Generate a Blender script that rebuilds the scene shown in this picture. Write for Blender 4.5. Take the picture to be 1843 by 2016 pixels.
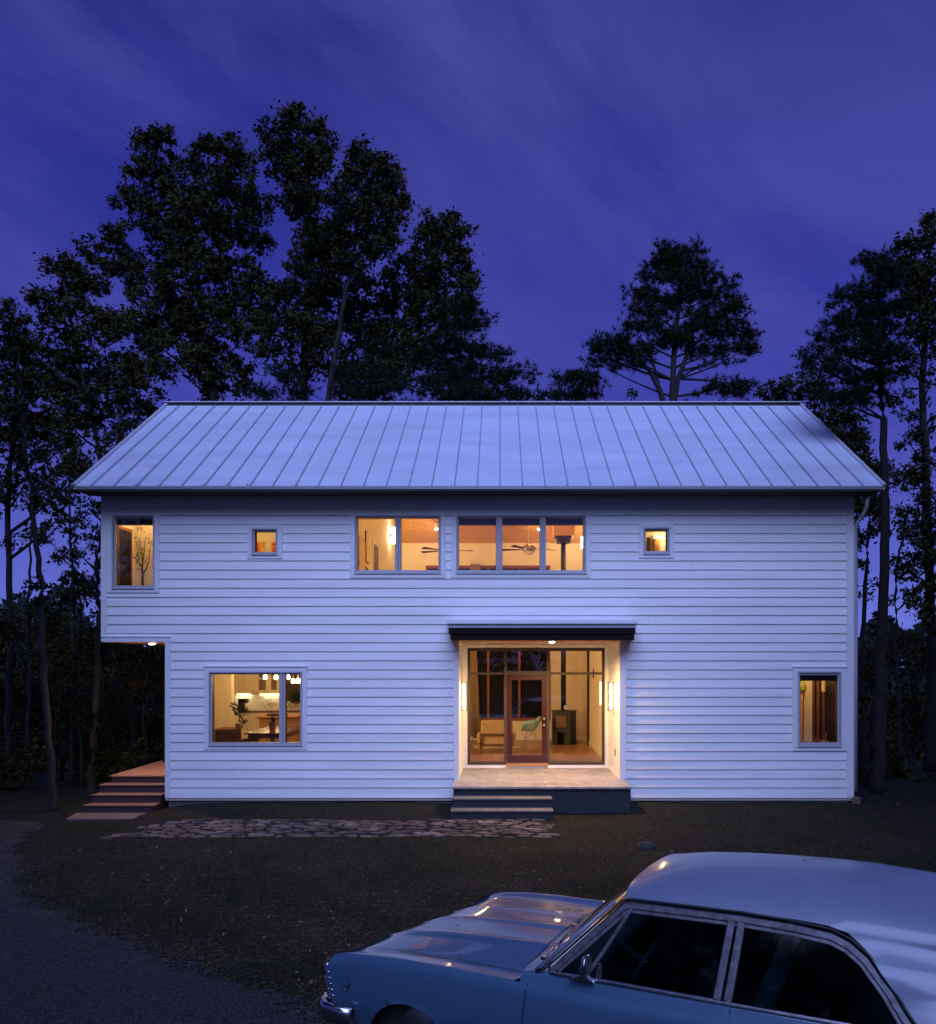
import bpy, bmesh, math, random
import numpy as np
from mathutils import Vector, Matrix

R = math.radians
S = bpy.context.scene
C = S.collection
for o in list(bpy.data.objects):
    bpy.data.objects.remove(o)

# ------------------------------------------------------------------ camera
F, CX, CY, CZ = 1631.4, 985.0, 1305.0, 2.92      # focal length and principal point measured on a 1843 x 2016 frame
cam_d = bpy.data.cameras.new('camera')
cam = bpy.data.objects.new('camera', cam_d); C.objects.link(cam)
cam.location = (0, 0, CZ); cam.rotation_euler = (R(90), 0, 0)
cam_d.sensor_width = 36; cam_d.sensor_fit = 'AUTO'
cam_d.lens = F / 2016 * 36
cam_d.shift_x = (921.5 - CX) / 2016
cam_d.shift_y = (CY - 1008) / 2016
cam_d.clip_start = 0.05; cam_d.clip_end = 3000
S.camera = cam
S.render.resolution_x = 936; S.render.resolution_y = 1024
S.view_settings.view_transform = 'Standard'; S.view_settings.look = 'None'
S.view_settings.exposure = 0.0; S.view_settings.gamma = 1.0

def X(px, y): return (px - CX) * y / F
def Z(py, y): return CZ + (CY - py) * y / F
def lin(r, g, b):
    f = lambda c: (c/255/12.92 if c <= 10 else ((c/255+.055)/1.055)**2.4)
    return (f(r), f(g), f(b), 1)

# ------------------------------------------------------------------ world: dusk sky
W = bpy.data.worlds.new('World'); S.world = W; W.use_nodes = True
nt = W.node_tree; nt.nodes.clear(); N = nt.nodes.new; L = nt.links.new
SUN_EL, SUN_ROT = 50, 180
CLX, CLZ = 1.1, .2
def ramp(fac, stops):
    r = N('ShaderNodeValToRGB'); e = r.color_ramp.elements
    e[0].position, e[0].color = stops[0]; e[1].position, e[1].color = stops[-1]
    for p, c in stops[1:-1]:
        k = e.new(p); k.color = c
    L(fac, r.inputs[0]); return r.outputs[0]
tc = N('ShaderNodeTexCoord'); sep = N('ShaderNodeSeparateXYZ'); L(tc.outputs['Generated'], sep.inputs[0])
base = ramp(sep.outputs[2], [(0.0, lin(112,126,224)), (0.12, lin(88,98,198)), (0.26, lin(60,64,164)), (0.42, lin(48,51,146)), (0.60, lin(38,42,124)), (1.0, lin(38,42,118))])
mr_ = N('ShaderNodeMapping'); L(tc.outputs['Generated'], mr_.inputs[0]); mr_.inputs['Rotation'].default_value = (0, R(-33), 0)
mp = N('ShaderNodeMapping'); L(mr_.outputs[0], mp.inputs[0]); mp.inputs['Scale'].default_value = (1.0, 1.5, 2.6); mp.inputs['Location'].default_value = (CLX, 0, CLZ)
n1 = N('ShaderNodeTexNoise'); L(mp.outputs[0], n1.inputs['Vector'])
n1.inputs['Scale'].default_value = 1.9; n1.inputs['Detail'].default_value = 7; n1.inputs['Roughness'].default_value = .6; n1.inputs['Distortion'].default_value = .45
cl = ramp(n1.outputs[0], [(0.40, (0,0,0,1)), (0.72, (1,1,1,1))])
mx = N('ShaderNodeMix'); mx.data_type = 'RGBA'; 
cm = N('ShaderNodeMath'); cm.operation = 'MULTIPLY'; L(cl, cm.inputs[0]); cm.inputs[1].default_value = .60
L(cm.outputs[0], mx.inputs[0]); L(base, mx.inputs[6]); mx.inputs[7].default_value = lin(88,88,172)
# the western half of the sky, behind the photographer, still holds the afterglow
sky = N('ShaderNodeTexSky'); sky.sky_type = 'NISHITA'; sky.sun_disc = False
sky.sun_elevation = R(1.5); sky.sun_rotation = R(SUN_ROT); sky.air_density = 1.4; sky.ozone_density = 6
tint = N('ShaderNodeMix'); tint.data_type = 'RGBA'; tint.blend_type = 'MULTIPLY'; tint.inputs[0].default_value = 1
L(sky.outputs[0], tint.inputs[6]); tint.inputs[7].default_value = (.25, .3, 1.0, 1)
west = N('ShaderNodeMapRange'); L(sep.outputs[1], west.inputs[0])
west.inputs[1].default_value = .15; west.inputs[2].default_value = -.9; west.inputs[3].default_value = 0; west.inputs[4].default_value = 1
west.interpolation_type = 'SMOOTHSTEP'
up = N('ShaderNodeMapRange'); L(sep.outputs[2], up.inputs[0]); up.interpolation_type = 'SMOOTHSTEP'
up.inputs[1].default_value = .2; up.inputs[2].default_value = .85; up.inputs[3].default_value = .12; up.inputs[4].default_value = 1
wm = N('ShaderNodeMath'); wm.operation = 'MULTIPLY'; L(west.outputs[0], wm.inputs[0]); L(up.outputs[0], wm.inputs[1])
glow = N('ShaderNodeMix'); glow.data_type = 'RGBA'; L(wm.outputs[0], glow.inputs[0]); L(mx.outputs[2], glow.inputs[6])
glow.inputs[7].default_value = (.50, .66, 1.40, 1)
add = N('ShaderNodeMix'); add.data_type = 'RGBA'; add.blend_type = 'ADD'; add.inputs[0].default_value = .02
L(glow.outputs[2], add.inputs[6]); L(tint.outputs[2], add.inputs[7])
bg = N('ShaderNodeBackground'); L(add.outputs[2], bg.inputs[0]); bg.inputs[1].default_value = 1.0
wo = N('ShaderNodeOutputWorld'); L(bg.outputs[0], wo.inputs[0])

# ------------------------------------------------------------------ soft skylight direction (sun lamp, wide angle)
sd = bpy.data.lights.new('sun', 'SUN'); sd.energy = 3.4; sd.angle = R(50); sd.color = (.405, .50, 1.0)
sun = bpy.data.objects.new('sun', sd); C.objects.link(sun)
sun.rotation_euler = (R(90 - SUN_EL), 0, R(0)); sun.location = (0, -10, 30)

# ------------------------------------------------------------------ materials
MATS = {}
def mat(name, col, rough=.7, metal=0, noise=0, nscale=8, bump=0, bscale=60, stretch=(1,1,1), coat=0, emit=None, estr=0, spec=.5, col2=None, cr=.03):
    m = bpy.data.materials.new(name); m.use_nodes = True; t = m.node_tree; b = t.nodes['Principled BSDF']
    c = tuple(col[:3]) + (1,)
    b.inputs['Base Color'].default_value = c; b.inputs['Roughness'].default_value = rough
    b.inputs['Metallic'].default_value = metal; b.inputs['Specular IOR Level'].default_value = spec
    b.inputs['Coat Weight'].default_value = coat; b.inputs['Coat Roughness'].default_value = cr
    co = t.nodes.new('ShaderNodeTexCoord'); ma = t.nodes.new('ShaderNodeMapping'); t.links.new(co.outputs['Object'], ma.inputs[0]); ma.inputs['Scale'].default_value = stretch
    if noise:
        n = t.nodes.new('ShaderNodeTexNoise'); n.inputs['Scale'].default_value = nscale; n.inputs['Detail'].default_value = 6; t.links.new(ma.outputs[0], n.inputs['Vector'])
        r = t.nodes.new('ShaderNodeValToRGB'); t.links.new(n.outputs[0], r.inputs[0])
        c2 = col2 if col2 else tuple(min(1, v*(1+noise)) for v in c[:3])
        r.color_ramp.elements[0].position = .3; r.color_ramp.elements[0].color = tuple(v*(1-noise) for v in c[:3]) + (1,) if not col2 else c
        r.color_ramp.elements[1].position = .7; r.color_ramp.elements[1].color = tuple(c2[:3]) + (1,)
        t.links.new(r.outputs[0], b.inputs['Base Color'])
    if bump:
        n = t.nodes.new('ShaderNodeTexNoise'); n.inputs['Scale'].default_value = bscale; n.inputs['Detail'].default_value = 5; t.links.new(ma.outputs[0], n.inputs['Vector'])
        bu = t.nodes.new('ShaderNodeBump'); bu.inputs['Strength'].default_value = bump; bu.inputs['Distance'].default_value = .01
        t.links.new(n.outputs[0], bu.inputs['Height']); t.links.new(bu.outputs[0], b.inputs['Normal'])
    if emit:
        b.inputs['Emission Color'].default_value = tuple(emit[:3]) + (1,); b.inputs['Emission Strength'].default_value = estr
    MATS[name] = m; return m
def glass(name, col=(.9,.9,.9), refl=.08, rough=0.0):
    m = bpy.data.materials.new(name); m.use_nodes = True; t = m.node_tree; t.nodes.clear()
    tr = t.nodes.new('ShaderNodeBsdfTransparent'); tr.inputs[0].default_value = tuple(col)+(1,)
    gl = t.nodes.new('ShaderNodeBsdfGlossy'); gl.inputs['Roughness'].default_value = rough
    fr = t.nodes.new('ShaderNodeFresnel'); fr.inputs[0].default_value = 1.5
    ad = t.nodes.new('ShaderNodeMath'); ad.operation = 'ADD'; ad.inputs[1].default_value = refl; t.links.new(fr.outputs[0], ad.inputs[0])
    mi = t.nodes.new('ShaderNodeMixShader'); t.links.new(ad.outputs[0], mi.inputs[0]); t.links.new(tr.outputs[0], mi.inputs[1]); t.links.new(gl.outputs[0], mi.inputs[2])
    o = t.nodes.new('ShaderNodeOutputMaterial'); t.links.new(mi.outputs[0], o.inputs[0]); MATS[name] = m; return m
def brickmat(name, col, col2, mortar, bw, bh, ms, axes='XY', rough=.4, bump=.3, offset=.5, rot=0):
    m = mat(name, col, rough); t = m.node_tree; b = t.nodes['Principled BSDF']
    co = t.nodes.new('ShaderNodeTexCoord'); ma = t.nodes.new('ShaderNodeMapping'); t.links.new(co.outputs['Object'], ma.inputs[0])
    if axes == 'XZ': ma.inputs['Rotation'].default_value = (R(-90), 0, 0)
    if axes == 'YX': ma.inputs['Rotation'].default_value = (0, 0, R(90))
    if rot: ma.inputs['Rotation'].default_value = (0, 0, rot)
    br = t.nodes.new('ShaderNodeTexBrick'); t.links.new(ma.outputs[0], br.inputs[0]); br.offset = offset
    br.inputs['Color1'].default_value = tuple(col)+(1,); br.inputs['Color2'].default_value = tuple(col2)+(1,); br.inputs['Mortar'].default_value = tuple(mortar)+(1,)
    br.inputs['Scale'].default_value = 1; br.inputs['Brick Width'].default_value = bw; br.inputs['Row Height'].default_value = bh; br.inputs['Mortar Size'].default_value = ms
    n = t.nodes.new('ShaderNodeTexNoise'); n.inputs['Scale'].default_value = 5; n.inputs['Detail'].default_value = 6
    s2 = t.nodes.new('ShaderNodeMapping'); t.links.new(co.outputs['Object'], s2.inputs[0]); s2.inputs['Scale'].default_value = (1, 1, 1) if axes != 'YX' else (6, .6, 1); t.links.new(s2.outputs[0], n.inputs['Vector'])
    mx = t.nodes.new('ShaderNodeMix'); mx.data_type = 'RGBA'; mx.blend_type = 'OVERLAY'; mx.inputs[0].default_value = .6; t.links.new(br.outputs[0], mx.inputs[6]); t.links.new(n.outputs[0], mx.inputs[7])
    t.links.new(mx.outputs[2], b.inputs['Base Color'])
    bu = t.nodes.new('ShaderNodeBump'); bu.inputs['Strength'].default_value = bump; bu.inputs['Distance'].default_value = .004; bu.invert = True
    t.links.new(br.outputs['Fac'], bu.inputs['Height']); t.links.new(bu.outputs[0], b.inputs['Normal'])
    return m

mat('siding', (.80,.80,.79), .55, noise=.08, nscale=1.7, bump=.12, bscale=30, stretch=(.25,1,3))
mat('trim', (.76,.76,.77), .5, noise=.04, nscale=2, bump=.05)
mat('frame', (.42,.42,.45), .4)
mat('roof', (.61,.67,.80), .40, metal=.35, noise=.10, nscale=.9, bump=.08, bscale=3, stretch=(.5,2,2))
mat('seam', (.40,.41,.44), .4, metal=.5)
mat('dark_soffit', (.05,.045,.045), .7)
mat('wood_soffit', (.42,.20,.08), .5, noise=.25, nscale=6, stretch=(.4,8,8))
mat('wood_ceiling', (.58,.32,.13), .5, noise=.2, nscale=4, stretch=(.3,14,14))
mat('dark_wood', (.045,.022,.014), .4, noise=.3, nscale=8, stretch=(6,6,.6))
mat('canopy_dark', (.009,.005,.004), .85, spec=.2)
mat('red_wood', (.040,.005,.003), .4, noise=.35, nscale=8, stretch=(9,9,.5), coat=.3)
mat('brown_frame', (.045,.032,.025), .55)
mat('wall_paint', (.78,.70,.54), .8, noise=.03, nscale=2)
mat('tan_paint', (.58,.40,.22), .8)
mat('white_paint', (.80,.76,.66), .5)
mat('concrete', (.11,.085,.07), .9, noise=.2, nscale=6, bump=.3, bscale=40)
mat('foundation', (.10,.10,.11), .9, noise=.2, nscale=4, bump=.3)
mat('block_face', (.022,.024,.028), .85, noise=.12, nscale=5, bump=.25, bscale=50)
mat('chrome', (.42,.42,.46), .2, metal=1, noise=.25, nscale=30, stretch=(1,1,1))
mat('worn_chrome', (.045,.042,.05), .38, metal=.35, noise=.9, nscale=38, stretch=(.5,1,.4), bump=.2, bscale=60, col2=(.12,.115,.14))
mat('metal_dark', (.03,.03,.032), .45, metal=.3)
mat('steel', (.45,.44,.42), .3, metal=1)
mat('rubber', (.02,.02,.02), .8)
mat('galv', (.50,.52,.56), .5, metal=.3)
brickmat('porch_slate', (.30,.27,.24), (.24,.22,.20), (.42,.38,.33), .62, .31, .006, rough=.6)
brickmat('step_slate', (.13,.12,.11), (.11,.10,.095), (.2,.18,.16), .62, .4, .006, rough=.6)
brickmat('wood_floor', (.42,.21,.075), (.27,.12,.04), (.12,.05,.02), 1.1, .09, .002, axes='YX', rough=.28, bump=.1)
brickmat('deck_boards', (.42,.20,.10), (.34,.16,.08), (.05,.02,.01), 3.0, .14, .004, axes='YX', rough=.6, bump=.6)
brickmat('tile_splash', (.78,.76,.70), (.74,.72,.66), (.55,.52,.46), .2, .09, .005, axes='XZ', rough=.3)
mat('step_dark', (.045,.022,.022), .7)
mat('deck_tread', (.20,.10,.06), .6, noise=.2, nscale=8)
glass('pane', (.93,.94,.93), .0)
glass('car_glass', (.30,.33,.35), .02, .05)
# ------------------------------------------------------------------ mesh helpers
class MB:
    def __init__(s): s.v = []; s.f = []
    def add(s, vs, fs):
        n = len(s.v); s.v += [tuple(p) for p in vs]; s.f += [tuple(i+n for i in f) for f in fs]
    def box(s, x0, x1, y0, y1, z0, z1):
        if x0 > x1: x0, x1 = x1, x0
        if y0 > y1: y0, y1 = y1, y0
        if z0 > z1: z0, z1 = z1, z0
        s.add([(x0,y0,z0),(x1,y0,z0),(x1,y1,z0),(x0,y1,z0),(x0,y0,z1),(x1,y0,z1),(x1,y1,z1),(x0,y1,z1)],
              [(0,3,2,1),(4,5,6,7),(0,1,5,4),(1,2,6,5),(2,3,7,6),(3,0,4,7)])
    def ring(s, a, b, y0, y1):           # rectangular ring in the XZ plane, a = outer, b = inner (x0,x1,z0,z1)
        s.box(a[0], a[1], y0, y1, b[3], a[3]); s.box(a[0], a[1], y0, y1, a[2], b[2])
        s.box(a[0], b[0], y0, y1, b[2], b[3]); s.box(b[1], a[1], y0, y1, b[2], b[3])
    def tube(s, pts, rad, n=8, caps=True):
        pts = [Vector(p) for p in pts]; rings = []
        if not hasattr(rad, '__len__'): rad = [rad]*len(pts)
        for i, p in enumerate(pts):
            d = (pts[min(i+1, len(pts)-1)] - pts[max(i-1, 0)]).normalized()
            u = d.cross(Vector((0,0,1)));
            if u.length < .15: u = d.cross(Vector((0,1,0)))
            u.normalize(); w = d.cross(u)
            rings.append([p + (u*math.cos(2*math.pi*k/n) + w*math.sin(2*math.pi*k/n))*rad[i] for k in range(n)])
        vs = [q for r in rings for q in r]; fs = []
        for i in range(len(pts)-1):
            for k in range(n):
                a, b2 = i*n+k, i*n+(k+1) % n; fs.append((a, b2, b2+n, a+n))
        if caps: fs.append(tuple(range(n))[::-1]); fs.append(tuple(range((len(pts)-1)*n, len(pts)*n)))
        s.add(vs, fs)
    def prism(s, poly, axis, a, b):      # polygon extruded along an axis; poly in the other two axes in order
        n = len(poly)
        def P(q, t): return {'x': (t, q[0], q[1]), 'y': (q[0], t, q[1]), 'z': (q[0], q[1], t)}[axis]
        s.add([P(q, a) for q in poly] + [P(q, b) for q in poly],
              [tuple(range(n))[::-1], tuple(range(n, 2*n))] + [(i, (i+1) % n, (i+1) % n+n, i+n) for i in range(n)])
    def lathe(s, prof, c, n=20, axis='z'):
        vs = []; fs = []
        for r, h in prof:
            for k in range(n):
                a = 2*math.pi*k/n; q = (r*math.cos(a), r*math.sin(a), h)
                if axis == 'y': q = (q[0], q[2], q[1])
                if axis == 'x': q = (q[2], q[0], q[1])
                vs.append((q[0]+c[0], q[1]+c[1], q[2]+c[2]))
        for i in range(len(prof)-1):
            for k in range(n):
                a, b = i*n+k, i*n+(k+1) % n; fs.append((a, b, b+n, a+n))
        fs.append(tuple(range(n))[::-1]); fs.append(tuple(range((len(prof)-1)*n, len(prof)*n)))
        s.add(vs, fs)
    def ball(s, c, r, n=12, m=8):
        rr = r if hasattr(r, '__len__') else (r, r, r); vs = [(c[0], c[1], c[2]-rr[2])]; fs = []
        for i in range(1, m):
            t = math.pi*i/m - math.pi/2
            for k in range(n):
                a = 2*math.pi*k/n; vs.append((c[0]+rr[0]*math.cos(t)*math.cos(a), c[1]+rr[1]*math.cos(t)*math.sin(a), c[2]+rr[2]*math.sin(t)))
        vs.append((c[0], c[1], c[2]+rr[2])); e = len(vs)-1
        for k in range(n): fs.append((0, 1+(k+1) % n, 1+k)); fs.append((e, 1+(m-2)*n+k, 1+(m-2)*n+(k+1) % n))
        for i in range(m-2):
            for k in range(n): a = 1+i*n+k; b = 1+i*n+(k+1) % n; fs.append((a, b, b+n, a+n))
        s.add(vs, fs)
    def grid(s, rows):                   # rows of equal length points
        n = len(rows[0]); base = [tuple(p) for r in rows for p in r]
        s.add(base, [(i*n+j, i*n+j+1, (i+1)*n+j+1, (i+1)*n+j) for i in range(len(rows)-1) for j in range(n-1)])
    def build(s, name, m, parent=None, smooth=False, bevel=0, M=None, merge=False, solid=0, weld=.0005):
        me = bpy.data.meshes.new(name)
        vs = s.v if M is None else [tuple(M @ Vector(p)) for p in s.v]
        me.from_pydata(vs, [], s.f); me.materials.append(MATS[m] if isinstance(m, str) else m)
        if smooth: me.polygons.foreach_set('use_smooth', [True]*len(me.polygons))
        b = bmesh.new(); b.from_mesh(me)
        if merge: bmesh.ops.remove_doubles(b, verts=b.verts, dist=weld)
        bmesh.ops.recalc_face_normals(b, faces=b.faces); b.to_mesh(me); b.free()
        o = bpy.data.objects.new(name, me); C.objects.link(o)
        if parent:
            o.parent = parent
            if M is None: o.matrix_parent_inverse = Matrix.Translation(-WL(parent))
        if solid:
            k = o.modifiers.new('solid', 'SOLIDIFY'); k.thickness = solid; k.offset = 0
        if bevel:
            k = o.modifiers.new('bevel', 'BEVEL'); k.width = bevel; k.segments = 2; k.limit_method = 'ANGLE'; k.angle_limit = R(40)
            k.harden_normals = False
        return o
def WL(o):
    v = Vector(o.location)
    if o.parent: v = v + WL(o.parent) + o.matrix_parent_inverse.translation
    return v
def tag(o, label=None, cat=None, group=None, kind=None):
    if label: o['label'] = label
    if cat: o['category'] = cat
    if group: o['group'] = group
    if kind: o['kind'] = kind
    return o
def empty(name, loc=(0,0,0), label=None, cat=None, group=None, parent=None, rz=0):
    o = bpy.data.objects.new(name, None); o.empty_display_size = .1; C.objects.link(o); o.location = loc; o.rotation_euler = (0, 0, rz)
    if parent: o.parent = parent; o.matrix_parent_inverse = Matrix.Translation(-WL(parent))
    return tag(o, label, cat, group)
def lamp(name, loc, e, col, parent=None, kind='POINT', size=.05, rot=None, spot=None, sx=None):
    l = bpy.data.lights.new(name, kind); l.energy = e; l.color = col
    if kind == 'AREA': l.size = size; l.shape = 'RECTANGLE' if sx else 'SQUARE'
    else: l.shadow_soft_size = size
    if sx: l.size = sx[0]; l.size_y = sx[1]
    if spot: l.spot_size = R(spot); l.spot_blend = .6
    o = bpy.data.objects.new(name, l); C.objects.link(o); o.location = loc
    if rot: o.rotation_euler = rot
    if parent: o.parent = parent; o.matrix_parent_inverse = Matrix.Translation(-WL(parent))
    return o

# ------------------------------------------------------------------ terrain
def sm(a, b, x):
    t = np.clip((x-a)/(b-a), 0, 1); return t*t*(3-2*t)
def gz(x, y):
    x = np.asarray(x, float); y = np.asarray(y, float)
    z = -.03*sm(15.5, 13, y) + .105*sm(10.5, 6.5, y)
    z = z - .17*sm(-6.2, -7.6, x)
    side = np.maximum(sm(-8.3, -9.6, x)*1.0, sm(7.6, 9.0, x))
    y0 = np.where(x < 0, 16.9, 18.0)
    d = np.clip(y-y0, 0, 45)
    z = z - side*(.02*d + .0035*d*d)*np.where(d > 26, 0, 1) - side*np.where(d > 26, .02*26+.0035*676 + (d-26)*.03, 0)
    z = z - (1-side)*sm(27, 40, y)*3.0
    z = z + .02*np.sin(x*1.7+y*.9)*np.sin(y*1.3-x*.6)
    return z
def GZ(x, y): return float(gz(x, y))
def np_mesh(name, V, Fq, m, smooth=False):
    me = bpy.data.meshes.new(name); V = np.asarray(V, np.float32); Fq = np.asarray(Fq, np.int32)
    k = Fq.shape[1]; me.vertices.add(len(V)); me.vertices.foreach_set('co', V.ravel())
    me.loops.add(Fq.size); me.loops.foreach_set('vertex_index', Fq.ravel())
    me.polygons.add(len(Fq)); me.polygons.foreach_set('loop_start', np.arange(0, Fq.size, k, dtype=np.int32)); me.polygons.foreach_set('loop_total', np.full(len(Fq), k, np.int32))
    if smooth: me.polygons.foreach_set('use_smooth', np.ones(len(Fq), bool))
    me.update(calc_edges=True); me.validate(); me.materials.append(MATS[m] if isinstance(m, str) else m)
    o = bpy.data.objects.new(name, me); C.objects.link(o); return o

def ground_mat():
    m = mat('ground_mix', (.05,.05,.04), .95); t = m.node_tree; b = t.nodes['Principled BSDF']; n = t.nodes.new; l = t.links.new
    b.inputs['Specular IOR Level'].default_value = .15
    co = n('ShaderNodeTexCoord')
    def noise(sc, det=6, dist=0):
        k = n('ShaderNodeTexNoise'); k.inputs['Scale'].default_value = sc; k.inputs['Detail'].default_value = det; k.inputs['Distortion'].default_value = dist; l(co.outputs['Object'], k.inputs['Vector']); return k.outputs[0]
    def rmp(f, s):
        r = n('ShaderNodeValToRGB'); e = r.color_ramp.elements; e[0].position, e[0].color = s[0]; e[1].position, e[1].color = s[-1]
        for p, c in s[1:-1]: k = e.new(p); k.color = c
        l(f, r.inputs[0]); return r.outputs[0]
    a = rmp(noise(1.1), [(.35, (.017,.013,.010,1)), (.5, (.014,.015,.009,1)), (.62, (.009,.014,.005,1)), (.72, (.026,.018,.013,1))])
    f = rmp(noise(38, 4), [(.35, (.35,.33,.30,1)), (.7, (1.5,1.4,1.3,1))])
    mx = n('ShaderNodeMix'); mx.data_type = 'RGBA'; mx.blend_type = 'MULTIPLY'; mx.inputs[0].default_value = 1; l(a, mx.inputs[6]); l(f, mx.inputs[7])
    l(mx.outputs[2], b.inputs['Base Color'])
    bu = n('ShaderNodeBump'); bu.inputs['Strength'].default_value = .9; bu.inputs['Distance'].default_value = .05; l(noise(22, 8), bu.inputs['Height']); l(bu.outputs[0], b.inputs['Normal'])
    return m
def gravel_mat():
    m = mat('gravel', (.07,.07,.08), .9); t = m.node_tree; b = t.nodes['Principled BSDF']; n = t.nodes.new; l = t.links.new
    co = n('ShaderNodeTexCoord'); v = n('ShaderNodeTexVoronoi'); v.inputs['Scale'].default_value = 34; l(co.outputs['Object'], v.inputs['Vector'])
    r = n('ShaderNodeValToRGB'); l(v.outputs['Color'], r.inputs[0]); r.color_ramp.elements[0].color = (.005,.0045,.005,1); r.color_ramp.elements[1].color = (.030,.026,.026,1)
    k = n('ShaderNodeTexNoise'); k.inputs['Scale'].default_value = .8; k.inputs['Detail'].default_value = 5; l(co.outputs['Object'], k.inputs['Vector'])
    r2 = n('ShaderNodeValToRGB'); l(k.outputs[0], r2.inputs[0]); r2.color_ramp.elements[0].position = .35; r2.color_ramp.elements[0].color = (.55,.5,.5,1); r2.color_ramp.elements[1].position = .7; r2.color_ramp.elements[1].color = (1.1,1.1,1.15,1)
    mx = n('ShaderNodeMix'); mx.data_type = 'RGBA'; mx.blend_type = 'MULTIPLY'; mx.inputs[0].default_value = 1; l(r.outputs[0], mx.inputs[6]); l(r2.outputs[0], mx.inputs[7]); l(mx.outputs[2], b.inputs['Base Color'])
    bu = n('ShaderNodeBump'); bu.inputs['Strength'].default_value = 1; bu.inputs['Distance'].default_value = .02; bu.invert = True; l(v.outputs['Distance'], bu.inputs['Height']); l(bu.outputs[0], b.inputs['Normal'])
    return m
ground_mat(); gravel_mat()
def sheet(name, xs, ys, m, dz=0, keep=None):
    Xg, Yg = np.meshgrid(xs, ys); V = np.stack([Xg, Yg, gz(Xg, Yg)+dz], -1).reshape(-1, 3); nx = len(xs)
    i, j = np.meshgrid(np.arange(len(ys)-1), np.arange(nx-1), indexing='ij'); a = (i*nx+j).ravel()
    Fq = np.stack([a, a+1, a+nx+1, a+nx], -1)
    if keep is not None:
        c = V[Fq].mean(1); Fq = Fq[keep(c[:, 0], c[:, 1])]
    return np_mesh(name, V, Fq, m, True)
xs = np.concatenate([np.linspace(-600, -32, 24), np.linspace(-30, 30, 150), np.linspace(32, 600, 24)])
ys = np.concatenate([np.linspace(-200, -12, 12), np.linspace(-10, 60, 170), np.linspace(65, 1500, 30)])
tag(sheet('ground', xs, ys, 'ground_mix'), 'dark sparse lawn and bare earth around the house', kind='structure')
# gravel drive, lower left: its edge follows the photographed curve
def edge_x(y):      # x of the right-hand edge of the gravel at depth y
    return np.interp(y, [3.5, 6.6, 7.2, 8.2, 9.4, 10.7, 12.3, 14, 15.6, 16.2, 16.7], [1.0, -1.45, -2.1, -3.5, -4.9, -6.3, -7.1, -8.2, -8.7, -8.9, -12.0])
random.seed(4); rng = np.random.default_rng(7)
def gk(x, y):
    w = .10*np.sin(y*5.3+1)+.07*np.sin(y*13+x)+.05*np.sin(x*21)+.05*np.sin(y*37)
    return (x < edge_x(y)+w) & (y < 16.55+.12*np.sin(x*3)+.05*np.sin(x*11))
tag(sheet('gravel_driveway', np.linspace(-22, 3, 500), np.linspace(-6, 17, 460), 'gravel', .006, gk), 'grey gravel driveway curving across the lower left', kind='structure')

# stones, grass, straw and fallen leaves as loose cover
def scatter_quads(n, pos, L0, L1, wid, up, m, name, label, kind='stuff', lean=.5):
    x, y = pos(n); n = len(x); z = gz(x, y)+.004
    ln = rng.uniform(L0, L1, n); an = rng.uniform(0, 2*np.pi, n); tilt = rng.uniform(up[0], up[1], n)
    d = np.stack([np.cos(an)*np.cos(tilt), np.sin(an)*np.cos(tilt), np.sin(tilt)], -1)
    s = np.stack([-np.sin(an), np.cos(an), np.zeros(n)], -1)*(wid*rng.uniform(.6, 1.4, n))[:, None]
    p = np.stack([x, y, z], -1); q = p+d*ln[:, None]*.5; q[:, 2] += .002; e = p+d*ln[:, None]; e[:, 2] -= lean*ln*.15*np.sin(tilt)
    V = np.concatenate([p-s*.6, q-s, e, q+s], 0).reshape(4, n, 3).transpose(1, 0, 2).reshape(-1, 3)
    o = np_mesh(name, V, np.arange(4*n).reshape(n, 4), m); o['label'] = label; o['kind'] = kind; return o
def lawn_pos(n, x0=-9, x1=12, y0=6.2, y1=17.6, dens=None):
    x = rng.uniform(x0, x1, n*2); y = 1/rng.uniform(1/y1, 1/y0, n*2)
    k = (x > edge_x(y)-.1) & ~((y > 17.2) & (np.abs(x) < 9)) & (np.abs(x/y) < .66)
    k &= ~((y > 13.9) & (y < 15.45) & (x < 1.0) & (x > -6.9-(15-y)*.2)) & ~((y > 15.3) & (x > -1.1) & (x < 2.6)) & ~((x < -6.9) & (y > 15.6))
    if dens: k &= dens(x, y) > rng.uniform(0, 1, n*2)
    return x[k][:n], y[k][:n]
nf = lambda x, y: .5+.5*np.sin(x*1.9+np.sin(y*1.3)*2)*np.sin(y*2.1+x*.7)
mat('grass_green', (.018,.026,.008), .9, noise=.4, nscale=3, spec=.1); mat('straw', (.15,.115,.07), .9, noise=.4, nscale=5, spec=.1); mat('dead_leaf', (.05,.027,.014), .9, noise=.5, nscale=8, spec=.1)
mat('pale_leaf', (.16,.11,.08), .9, spec=.1)
scatter_quads(70000, lambda n: lawn_pos(n, dens=lambda x, y: nf(x, y)**1.5), .03, .11, .003, (.5, 1.4), 'grass_green', 'grass', 'short patchy green grass over the lawn')
scatter_quads(26000, lambda n: lawn_pos(n, dens=lambda x, y: (1-nf(x, y))*.8+.2*(x < -1)), .04, .16, .0022, (0, .25), 'straw', 'straw', 'dry straw strewn over the bare lawn')
scatter_quads(5200, lambda n: lawn_pos(n), .03, .08, .018, (0, .5), 'dead_leaf', 'fallen_leaves', 'brown fallen leaves littering lawn and gravel edge')
scatter_quads(350, lambda n: lawn_pos(n), .04, .08, .016, (0, .6), 'pale_leaf', 'dry_leaves', 'pale curled dry leaves scattered on the lawn')
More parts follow.
